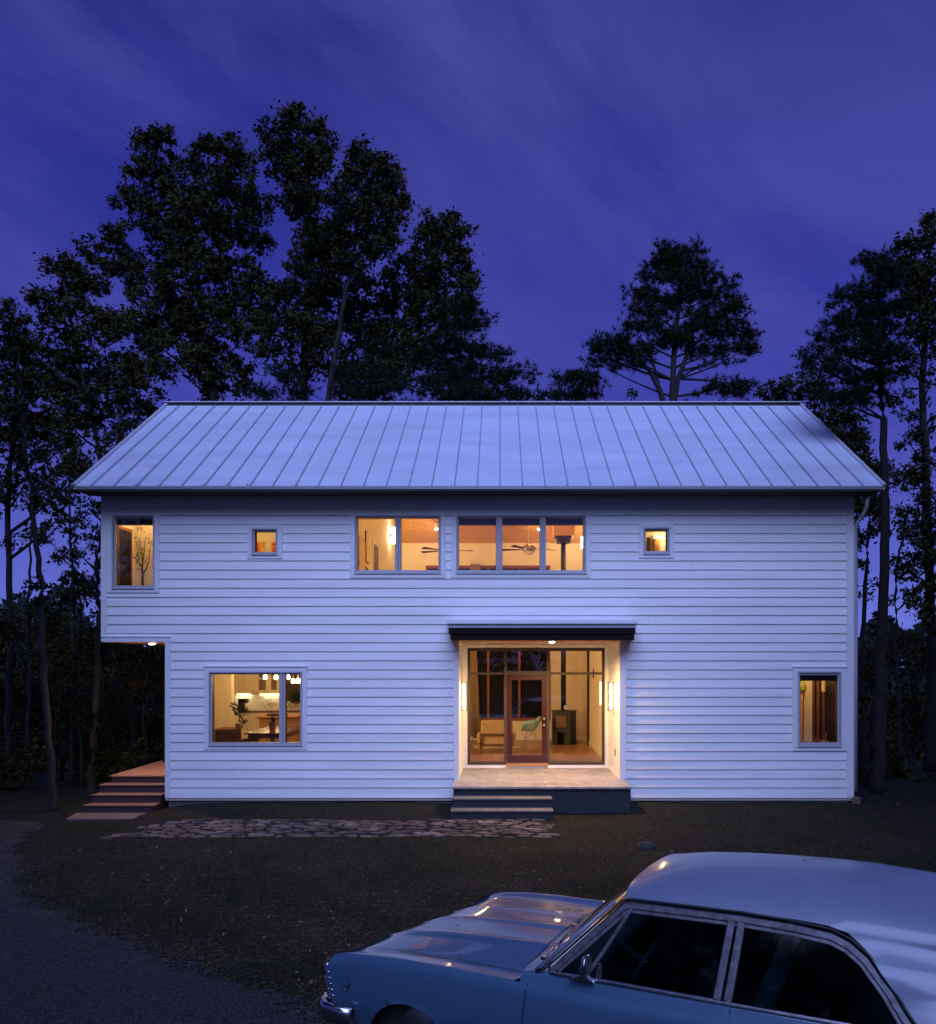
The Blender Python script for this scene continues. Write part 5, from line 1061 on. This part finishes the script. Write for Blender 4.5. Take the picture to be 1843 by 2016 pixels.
# trees behind the photographer: they are mirrored in the car windows and shade the clearing; unseen side trees added to darken the facade ends
for i, (bx, by, h, lab) in enumerate(((-13, -7, 26, 'behind the viewpoint, left of the viewpoint, mirrored in the car glass'), (-9, -14, 29, 'behind the viewpoint, just left of centre, mirrored in the car glass'), (12, -8, 27, 'behind the viewpoint, right of the viewpoint, mirrored in the car glass'), (20, -4, 24, 'behind the viewpoint, far right, mirrored in the car glass'), (-8.5, -3, 17, 'behind the viewpoint, nearest on the left, mirrored in the car glass'), (10, -15, 28, 'behind the viewpoint, just right of centre, mirrored in the car glass'), (-21, -2, 24, 'behind the viewpoint, far left beside the drive, mirrored in the car glass'), (25, 4, 20, 'behind the viewpoint, beside the lawn on the right, mirrored in the car glass'), (-12.8, 9, 21, 'added out of frame beside the drive to shade the facade'), (12.2, 9, 21, 'added out of frame beside the lawn to shade the facade'), (-16, 14, 20, 'added out of frame near the deck to shade the facade'), (15, 15, 19, 'added out of frame near the house corner to shade the facade'))):
    rg = np.random.default_rng(200+i); t = empty('broadleaf_tree', (bx, by, 0), 'tree %s' % lab, 'tree', 'trees behind the viewpoint')
    f_ = MB(); f_.tube([(bx, by, -.3), (bx+.2, by, h*.4), (bx, by+.3, h*.85)], [.24, .18, .05], 8); f_.build('trunk', 'bark', t, smooth=True)
    q = rg.normal(size=(110, 3)); q /= np.linalg.norm(q, axis=1)[:, None]; q *= rg.uniform(.3, 1, (110, 1)); sc = q*np.array([4.6, 4.0, h*.36])+np.array([bx, by, h*.60]); cen = (sc[:, None]+rg.normal(size=(110, 420 if by > 5 else 150 if i in (0, 4) else 230, 3))*.6).reshape(-1, 3)
    V = leaf_quads(cen, .17 if by > 5 else .28, .6, rg); o = np_mesh('crown', V, np.arange(len(V)).reshape(-1, 4), 'oak_leaf'); o.parent = t; o.matrix_parent_inverse = Matrix.Translation(-WL(t))

forest('distant_woods', 'woodland closing the clearing behind the viewpoint', 26000, (1.2, 5.08), 46, -1, 13, .8, 'oak_leaf', 9)
# ------------------------------------------------------------------ the old sedan in the foreground
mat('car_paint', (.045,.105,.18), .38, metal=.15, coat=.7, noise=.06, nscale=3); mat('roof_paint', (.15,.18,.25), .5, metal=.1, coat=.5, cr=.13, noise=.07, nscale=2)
mat('car_black', (.008,.008,.01), .5); mat('vinyl', (.02,.10,.12), .45); mat('lamp_lens', (.5,.5,.55), .1, metal=.6); mat('amber', (.4,.12,.02), .3)
CYAW = .453; CGZ = .072
car = empty('parked_car', (-.895, 6.809, CGZ), 'vintage light blue four door sedan with chrome window frames parked in the foreground', 'car'); car.rotation_euler = (0, 0, -CYAW)
ip = np.interp
def cadd(mb, name, m, parent=None, **k):
    mb.v = [(v[0]+.34*max(0, (v[1]+.3)/1.23)*max(0, 1-v[0]/1.4), v[1], v[2]) for v in mb.v]
    o = mb.build(name, m, None, **k); p = parent or car; o.parent = p; return o
# plan and profile curves (s from the front, half width l, height z)
def rz_(s): return ip(s, [0,.12,.6,1.04,1.63,2.2,3.0,3.8,4.4,5.2,5.4], [.76,.795,.825,.835,.83,.82,.825,.85,.875,.86,.83])
def wid(s): return ip(s, [0,.3,1,2,3.5,4.5,5.1,5.4], [.945,.975,.99,1.0,1.0,.99,.965,.92])
SEC = [(.0,.965), (.035,.985), (.10,.995), (.20,1.0), (.32,1.0), (.42,.985), (.50,.965), (.57,.94), (.62,.91)]     # drop below ridge, half width factor
def side_pt(s, d):
    off = ip(d, [0,.1,.25,.37,.5,.62], [.12,.05,.09,.13,.2,.26]); t = max(0, 1-s/.7); tail = max(0, (s-4.9)/.5)
    return (s+off*t-.10*tail*ip(d, [0,.6], [0,1]), ip(d, [a for a, b in SEC], [b for a, b in SEC])*wid(s), rz_(s)-d)
st_ = list(np.concatenate([np.arange(0, 1.5, .04), np.arange(1.5, 3.9, .1), np.arange(3.9, 4.75, .04), np.arange(4.75, 5.41, .08)]))
dd_ = list(np.concatenate([[0, .012, .03], np.arange(.06, .63, .03)]))
AR = [(.77, .21, .335), (3.98+.33, .21, .33)]
for sg in (-1, 1):
    f = MB(); P = [[side_pt(s, d) for d in dd_] for s in st_]; nd = len(dd_)
    def inside(p): 
        return any((p[0]-a)**2+(p[2]-z)**2 < r*r for a, z, r in AR)
    for row in P:
        for j, p in enumerate(row):
            for a, z, r in AR:
                q = math.hypot(p[0]-a, p[2]-z)
                if r-.028 < q < r+.02: row[j] = (a+(p[0]-a)*r/q, p[1]+.006, z+(p[2]-z)*r/q)
    fs = []
    for i in range(len(st_)-1):
        for j in range(nd-1):
            q = [P[i][j], P[i+1][j], P[i+1][j+1], P[i][j+1]]; c = [sum(v[k] for v in q)/4 for k in range(3)]
            if not any((c[0]-a)**2+(c[2]-z)**2 < (r-.004)**2 for a, z, r in AR): fs.append((i*nd+j, (i+1)*nd+j, (i+1)*nd+j+1, i*nd+j+1))
    f.add([(p[0], sg*p[1], p[2]) for r in P for p in r], fs)
    # shoulder from the ridge up to the belt line behind the cowl
    rows = []
    for s in np.arange(1.60, 4.61, .1): rows.append([(s, sg*(.965*wid(s)), rz_(s)), (s, sg*(.955*wid(s)), rz_(s)+.02), (s, sg*.94, ip(s, [1.6,1.9,3.8,4.6], [.87,.885,.89,.90])), (s, sg*.925, ip(s, [1.6,1.76,3.8,4.6], [.885,.91,.91,.91])), (s, sg*.90, ip(s, [1.6,1.76,3.8,4.6], [.885,.908,.908,.908]))])
    f.grid(rows)
    cadd(f, 'side_panel', 'car_paint', smooth=True, merge=True)
# hood, cowl, boot lid
def deck_rows(ss, zc, front):
    rows = []
    for s in ss:
        W_ = .965*wid(s); zr = rz_(s); c = zc(s); r = []
        for t in (-1, -.985, -.95, -.90, -.84, -.78, -.70, -.62, -.52, -.44, -.40, -.37, -.30, -.2, -.1, -.04, -.012, 0, .012, .04, .1, .2, .3, .37, .40, .44, .52, .62, .70, .78, .84, .90, .95, .985, 1):
            a = abs(t)
            z = ip(a, [0,.05,.2,.37,.40,.44,.78,.84,.90,.95,.985,1], [c+.005, c-.003, c-.008, c-.010, c-.006, c-.020, min(zr, c)-.018+ (c-zr)*.15, zr-.022, zr-.014, zr-.006, zr+.002, zr])
            ss2 = s
            if front: ss2 = s + (.26-.14*a*a)*max(0, 1-s/.7); z -= .03*max(0, 1-s/.25)*(1-a*.5)
            r.append((ss2, t*W_, z))
        rows.append(r)
    return rows
f = MB(); f.grid(deck_rows(list(np.arange(0, 1.56, .06))+[1.56], lambda s: ip(s, [0,.3,.6,1,1.6], [.79,.825,.85,.875,.895]), True)); hood = cadd(f, 'hood', 'car_paint', smooth=True, merge=True)
f = MB(); 
rows = []
for u in (0, .5, 1):
    r = []
    for l in np.linspace(-.93, .93, 21):
        s0 = 1.562; s1 = 1.60+.16*(abs(l)/.93)**2; s = s0+(s1-s0)*u; z0 = ip(abs(l), [0,.37,.45,.75,.93], [.895,.885,.868,.86,.832]); r.append((s, l, z0+(.905-z0)*u*ip(abs(l), [0,.8,.93], [.4,.5,1])))
    rows.append(r)
f.grid(rows); cadd(f, 'cowl', 'car_paint', smooth=True)
f = MB(); f.grid(deck_rows(list(np.arange(4.55, 5.41, .07)), lambda s: ip(s, [4.5,5,5.4], [.93,.92,.86]), False)); cadd(f, 'boot_lid', 'car_paint', smooth=True, merge=True)
# panel gaps
def side_l(s, z):
    return ip(rz_(s)-z, [a for a, b in SEC], [b for a, b in SEC])*wid(s)
f = MB()
def gapline(pts, w=.0035, horiz=False):
    rows = []; f = MB()
    for s, l, z in pts: rows.append([(s-w if not horiz else s, l-(w if horiz else 0), z), (s+w if not horiz else s, l+(w if horiz else 0), z)])
    f.grid(rows); cadd(f, 'panel_gap', 'car_black')
def shoulder(s):
    return [(.962*wid(s)+.002, rz_(s)+.001), (.95*wid(s)+.003, rz_(s)+.022), (.94+.003, ip(s, [1.6,1.9,3.8], [.87,.885,.89]))]
for sg in (-1, 1):
    for s0, s1 in ((1.655, 1.60), (2.90, 2.86), (3.86, 3.80)):
        pts = [(s0, sg*a, b) for a, b in reversed(shoulder(s0))] if s0 > 1.7 else []
        pts += [(s0+(s1-s0)*t, sg*(side_l(s0, rz_(s0)-.6*t)+.0025), rz_(s0)-.004-.58*t) for t in np.linspace(0, 1, 16)]
        gapline(pts)
    pts = []
for sg in (-1, 1):
    rows = []; f = MB()
    for s in np.arange(.34, 1.55, .1):
        zz = ip(.80, [.78,.84], [min(rz_(s), .87)-.018+(ip(s, [0,.3,.6,1,1.6], [.79,.825,.85,.875,.895])-rz_(s))*.15, rz_(s)-.022])+.003; l = .805*.965*wid(s)
        rows.append([(s, sg*(l-.004), zz), (s, sg*(l+.004), zz)])
    f.grid(rows); cadd(f, 'panel_gap', 'car_black')
f = MB()
rows = [[(1.552, l, ip(abs(l), [0,.37,.45,.75], [.899,.888,.869,.858])+.003), (1.561, l, ip(abs(l), [0,.37,.45,.75], [.899,.888,.869,.858])+.003)] for l in np.linspace(-.75, .75, 16)]
f.grid(rows); cadd(f, 'panel_gap', 'car_black')
# roof
def zroof(s): return ip(s, [2.12,2.2,2.3,2.5,2.8,3.2,3.6,4.0,4.1], [1.375,1.41,1.445,1.49,1.52,1.54,1.545,1.515,1.50])
def zrail(s): return ip(s, [2.12,2.2,2.92,3.25,3.48,3.7,4.0,4.1], [1.345,1.362,1.368,1.362,1.345,1.33,1.315,1.31])
def lz(z): return .93-(z-.91)/.45*.27
rows = []
for u in np.linspace(0, 1, 22):
    r = []
    for t in np.linspace(-1, 1, 25):
        a = abs(t); s = (2.13+.07*a*a)+u*(4.06-.06*a*a-(2.13+.07*a*a)); e = 1-(1-abs(a)**2.3)**.9 if a < 1 else 1
        zc_, zr = zroof(s), zrail(s); z = zr+(zc_-zr)*max(0, 1-a**2.6)**.8
        r.append((s, t*(.675-.01*u), z))
    rows.append(r)
f = MB(); f.grid(rows); roof_mb = f
for sg in (-1, 1):        # rear pillars, flowing from the roof edge to the body in one sheet
    rows = []
    for v in [0, .04, .1, .18, .27, .36, .45, .54, .63, .72, .81, .9, 1]:
        z = 1.335*(1-v)+.905*v; sa = ip(z, [.90,.91,.99,1.10,1.25,1.32,1.335], [3.885,3.875,3.82,3.74,3.61,3.50,3.40]); sb = 4.0+.52*v**1.1; r = []
        for k in range(8):
            u = k/7; s = sa+(sb-sa)*u; zt = zrail(s); z2 = zt+(.905-zt)*v if v > 0 else zt; k_ = min(1, v*2.5); k_ = k_*k_*(3-2*k_)
            le = .675-.01*(14+k)/21; L_ = le*(1-k_)+k_*(lz(z2)+.012) + .03*math.sin(math.pi*min(1, v*1.6))*(v < .625) - .07*u*u*math.sin(math.pi*v)
            if v == 0: L_ = le
            r.append((s, sg*L_, z2))
        rows.append(r)
    roof_mb.grid(rows)
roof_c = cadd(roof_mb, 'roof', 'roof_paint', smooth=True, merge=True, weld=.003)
# glass
def screen(name, base, top, n=15):
    rows = []
    for v in np.linspace(0, 1, 6):
        r = []
        for t in np.linspace(-1, 1, n):
            b, tp = base(t), top(t); r.append(tuple(b[i]*(1-v)+tp[i]*v for i in range(3)))
        rows.append(r)
    f = MB(); f.grid(rows); cadd(f, name, 'car_glass', smooth=True)
screen('windscreen', lambda t: (1.60+.16*t*t, t*.92, .905), lambda t: (2.13+.07*t*t, t*.665, ip(abs(t), [0,1], [1.372,1.345])))
screen('rear_window', lambda t: (4.66-.16*t*t, t*.84, .925), lambda t: (4.06-.06*t*t, t*.645, ip(abs(t), [0,1], [1.50,1.315])))
def spt(s, z, off=0, sg=-1): return (s, sg*(lz(z)+off), z)
OUT = [(1.76,.915),(1.98,1.13),(2.19,1.335),(2.25,1.348),(2.92,1.352),(3.22,1.342),(3.42,1.325),(3.52,1.29),(3.61,1.23),(3.73,1.10),(3.81,.99),(3.87,.915)]
def band(mb, path, w, off, th, sg):
    n = len(path); A, B = [], []
    for i, (s, z) in enumerate(path):
        a = Vector(path[max(0, i-1)]); b = Vector(path[min(n-1, i+1)]); d = (b-a).normalized(); q = Vector((-d.y, d.x))*w/2
        A.append((s+q.x, z+q.y)); B.append((s-q.x, z-q.y))
    vs = []; 
    for a, b in zip(A, B): vs += [spt(*a, off, sg), spt(*b, off, sg), spt(*b, off-th, sg), spt(*a, off-th, sg)]
    fs = []
    for i in range(n-1):
        for k in range(4): fs.append((i*4+k, i*4+(k+1) % 4, (i+1)*4+(k+1) % 4, (i+1)*4+k))
    fs += [(0,1,2,3), (4*n-4, 4*n-3, 4*n-2, 4*n-1)]; mb.add(vs, fs)
def inset(path, d):
    out = []
    n = len(path)
    for i, (s, z) in enumerate(path):
        a = Vector(path[max(0, i-1)]); b = Vector(path[min(n-1, i+1)]); t = (b-a).normalized(); out.append((s+t.y*d, z-t.x*d))
    return out
for sg in (-1, 1):
    f = MB(); f.tube([spt(s, z+.012, .012, sg) for s, z in [(1.70,.90)]+OUT], .008, 8); cadd(f, 'drip_rail', 'car_black', smooth=True)
    f = MB(); f.tube([(1.70, sg*.925, .905), (1.92, sg*.80, 1.12), (2.14, sg*.685, 1.335)], [.018,.016,.012], 8); cadd(f, 'front_pillar', 'roof_paint', smooth=True)
    f = MB(); p = inset(OUT, .026); p[0] = (1.80, .915); p[-1] = (3.845, .915); i_b = 4
    band(f, p, .034, .008, .03, sg)
    fr = cadd(f, 'window_frame', 'worn_chrome', bevel=.006)
    f = MB(); p2 = inset(OUT, .056); p2[0] = (1.845, .925); p2[-1] = (3.80, .915); band(f, p2, .024, -.004, .02, sg); cadd(f, 'inner_frame', 'metal_trim' if 'metal_trim' in MATS else 'worn_chrome', bevel=.004)
    for n_, (a, b, w) in enumerate((((2.822,.92),(2.865,1.325),.044), ((2.882,.92),(2.922,1.325),.044))):
        f = MB(); band(f, [a, ((a[0]+b[0])/2, (a[1]+b[1])/2), b], w, .006, .03, sg); cadd(f, 'centre_pillar', 'worn_chrome', bevel=.006)
    f = MB(); band(f, [(2.03,.92),(2.14,1.11),(2.255,1.32)], .022, .004, .02, sg); cadd(f, 'quarter_window_bar', 'worn_chrome', bevel=.003)
    f = MB(); band(f, [(1.79,.914),(2.3,.914),(2.86,.914),(3.4,.914),(3.86,.914)], .014, .014, .02, sg); cadd(f, 'belt_moulding', 'chrome', bevel=.003)
    for nm, poly in (('quarter_glass', [(1.83,.915),(2.03,.915),(2.26,1.33),(2.2,1.32)]), ('door_glass', [(2.03,.915),(2.82,.915),(2.86,1.335),(2.26,1.335)]), ('door_glass', [(2.88,.915),(3.83,.915),(3.78,1.0),(3.70,1.10),(3.60,1.20),(3.49,1.27),(3.38,1.31),(3.15,1.325),(2.925,1.335)])):
        f = MB(); f.add([spt(s, z, -.012, sg) for s, z in poly], [tuple(range(len(poly)))]); cadd(f, nm, 'car_glass')
# front end
f = MB(); rows = []
for l in np.linspace(-.9, .9, 31):
    t = abs(l)/.93; s0 = .26-.14*t*t
    rows.append([(s0+.02, l, .765+.0*t), (s0+.03, l, .74), (s0-.03-.0, l, .70), (s0-.02, l, .55), (s0+.02, l, .44)])
f.grid(rows); grl = cadd(f, 'grille', 'stove_black')
f = MB()
for z in np.arange(.47, .74, .035): f.tube([(.26-.14*(l/.93)**2-.04, l, z) for l in np.linspace(-.55, .55, 11)], .006, 5)
cadd(f, 'grille_bars', 'chrome')
for sg in (-1, 1):
    for l in (.64, .81):
        f = MB(); f.lathe([(.085, 0), (.085, -.03), (.075, -.045), (.06, -.052), (.03, -.058)], (.13, sg*l, .62), 18, 'x'); cadd(f, 'headlight', 'lamp_lens', smooth=True)
    f = MB()
    e = [(side_pt(0, d)[0]-.004, side_pt(0, d)[1]+.0, side_pt(0, d)[2]) for d in (.06, .1, .16, .22, .28, .34)]
    f.tube([(s, sg*l, z) for s, l, z in e], .012, 6)
    for d in (.12, .16, .2, .24, .28): q = side_pt(.0, d); f.tube([(q[0]-.005, sg*(q[1]+.002), q[2]), (q[0]+.05, sg*(q[1]+.012), q[2]+.006)], .005, 5)
    cadd(f, 'corner_trim', 'chrome', smooth=True)
    # V emblem on the fender
    def onside(s, z, o=.004): return (s, sg*(side_l(s, z)+o), z)
    f = MB(); f.tube([onside(.235, .60), onside(.265, .545), onside(.295, .60)], .005, 6); f.tube([onside(.222, .607), onside(.245, .612)], .004, 5); f.tube([onside(.285, .612), onside(.308, .607)], .004, 5); f.tube([onside(.24, .575), onside(.29, .59)], .004, 5); f.tube([onside(.24, .59), onside(.29, .575)], .004, 5); f.tube([onside(.25, .65), onside(.285, .65)], .003, 5)
    cadd(f, 'fender_emblem', 'chrome')
def bumper(name, path, zc_):
    prof = [(-.0,-.07),(.022,-.06),(.032,-.02),(.034,.02),(.022,.045),(.0,.055),(-.012,.05),(-.012,-.06)]; rows = []
    for i, (s, l) in enumerate(path):
        a = Vector(path[max(0, i-1)]); b = Vector(path[min(len(path)-1, i+1)]); d = (b-a).normalized(); n = Vector((d.y, -d.x))
        rows.append([(s+n.x*p, l+n.y*p, zc_+q) for p, q in prof+[prof[0]]])
    f = MB(); f.grid(rows); cadd(f, name, 'chrome', smooth=True, solid=.004)
bumper('front_bumper', [(.34,1.0),(.20,1.0),(.10,.985),(.04,.94),(.0,.85),(-.03,.5),(-.04,0),(-.03,-.5),(.0,-.85),(.04,-.94),(.10,-.985),(.20,-1.0),(.34,-1.0)], .39)
bumper('rear_bumper', [(5.1,-.98),(5.32,-.97),(5.41,-.88),(5.45,-.4),(5.45,.4),(5.41,.88),(5.32,.97),(5.1,.98)], .42)
f = MB(); f.grid([[(5.40-.02*k, l, z) for l in np.linspace(-.88, .88, 9)] for k, z in enumerate((.84, .7, .55, .42))]); cadd(f, 'tail_panel', 'car_paint')
for sg in (-1, 1):
    for l in (.42, .58, .74): f = MB(); f.lathe([(.065, 0), (.06, .02), (.03, .03)], (5.40, sg*l, .66), 16, 'x'); cadd(f, 'tail_light', 'letter_red', smooth=True)
# floor pan and wheels
f = MB(); f.box(.30, 5.2, -.80, .80, .18, .30); f.box(.25, 1.5, -.62, .62, .30, .62); cadd(f, 'underbody', 'car_black')
for a in (.77, 4.31):
    for sg in (-1, 1):
        f = MB(); f.lathe([(.20, -.09), (.31, -.10), (.335, -.07), (.335, .07), (.31, .10), (.20, .09)], (a, sg*.74, .335), 28, 'y'); w = cadd(f, 'wheel', 'rubber', smooth=True)
        f = MB(); f.lathe([(.20, sg*.085), (.19, sg*.07), (.10, sg*.10), (.04, sg*.11)], (a, sg*.74, .335), 24, 'y'); cadd(f, 'hub_cap', 'steel', w, smooth=True)
# door mirror
f = MB(); f.prism([(1.93,.905),(2.10,.905),(2.09,.925),(2.05,.955),(2.03,.985),(2.0,.985),(2.01,.945),(1.96,.925)], 'y', -.985, -.955); mr = cadd(f, 'door_mirror', 'chrome', bevel=.006, smooth=False)
f = MB(); f.lathe([(.008, -.03), (.05, -.026), (.064, -.008), (.064, .006)], (2.06, -.985, 1.015), 24, 'x'); cadd(f, 'mirror_shell', 'chrome', mr, smooth=True)
f = MB(); f.lathe([(.058, .0065), (.058, .009)], (2.06, -.985, 1.015), 24, 'x'); cadd(f, 'mirror_glass', 'night_glass', mr)
# wipers
f = MB()
for l0, l1 in ((-.72, -.15), (.0, .6)): f.tube([(1.60+.10*(l0/.9)**2, l0, .915), (1.66+.1*(l1/.9)**2, l1, .955)], .006, 5); f.box(1.585+.1*(l0/.9)**2, 1.62+.1*(l0/.9)**2, l0-.02, l0+.02, .905, .925)
cadd(f, 'wiper', 'chrome')
# cabin
f = MB(); f.box(1.78, 2.02, -.84, .84, .70, .90); cadd(f, 'dashboard', 'vinyl', bevel=.03)
sc = Vector((2.24, -.36, .86)); ax = Vector((-.86, 0, .50)).normalized(); e1 = Vector((0, 1, 0)); e2 = ax.cross(e1)
f = MB(); f.tube([sc+(e1*math.cos(a)+e2*math.sin(a))*.205 for a in np.linspace(0, 2*math.pi, 33)], .012, 8, caps=False); sw = cadd(f, 'steering_wheel', 'vinyl', smooth=True)
f = MB()
for a in (.15, math.pi-.15): f.tube([sc, sc+(e1*math.cos(a)+e2*math.sin(a))*.2], .012, 6)
f.tube([sc+ax*.25, sc-ax*.02], .022, 10); cadd(f, 'spoke', 'vinyl', sw); f = MB(); f.ball(tuple(sc), .045, 12, 8); cadd(f, 'hub', 'chrome', sw, smooth=True)
for nm, s0 in (('front_seat', 2.45), ('rear_seat', 3.45)):
    f = MB(); f.box(s0, s0+.55, -.78, .78, .40, .56); f.prism([(s0+.42,.5),(s0+.55,.5),(s0+.72,1.0),(s0+.60,1.02)], 'y', -.78, .78); cadd(f, nm, 'vinyl', bevel=.04)
f = MB(); f.box(1.75, 3.9, -.90, -.86, .40, .89); f.box(1.75, 3.9, .86, .90, .40, .89); cadd(f, 'door_trim', 'vinyl')
# fallen leaves resting on the hood and roof
mat('leaf_bit', (.05,.025,.015), .8)
for s, l, z, lab in ((1.0, .1, .879, 'near the centre crease of the bonnet'), (.75, -.25, .862, 'on the front half of the bonnet'), (1.05, -.75, .842, 'on the near wing beside the bonnet gap'), (3.5, .25, 1.548, 'on the rear half of the roof'), (3.2, .05, 1.542, 'in the middle of the roof'), (2.9, .3, 1.53, 'near the far edge of the roof'), (1.3, .3, .89, 'on the bonnet close to the windscreen')):
    s = s+.34*max(0, (l+.3)/1.23)*max(0, 1-s/1.4); f = MB(); f.add([(s-.014,l,z+.004),(s,l-.008,z+.008),(s+.016,l+.003,z+.005),(s+.002,l+.010,z+.009)], [(0,1,2,3)])
    o = f.build('leaf_fragment', 'leaf_bit', None); o.location = car.location; o.rotation_euler = car.rotation_euler
    o['label'] = 'dark leaf fragment %s of the blue car' % lab if 'bonnet' not in lab and 'roof' in lab else 'dark leaf fragment %s, blue car' % lab; o['category'] = 'leaf'; o['group'] = 'leaf fragments on the blue car'

for sg in (-1, 1):
    for s0 in (2.62, 3.58):
        f = MB(); f.tube([(s0, sg*1.0, .70), (s0+.02, sg*1.035, .705), (s0+.15, sg*1.035, .705), (s0+.17, sg*1.0, .70)], .009, 8); f.ball((s0+.19, sg*1.005, .70), .014, 8, 6); cadd(f, 'door_handle', 'chrome', smooth=True)
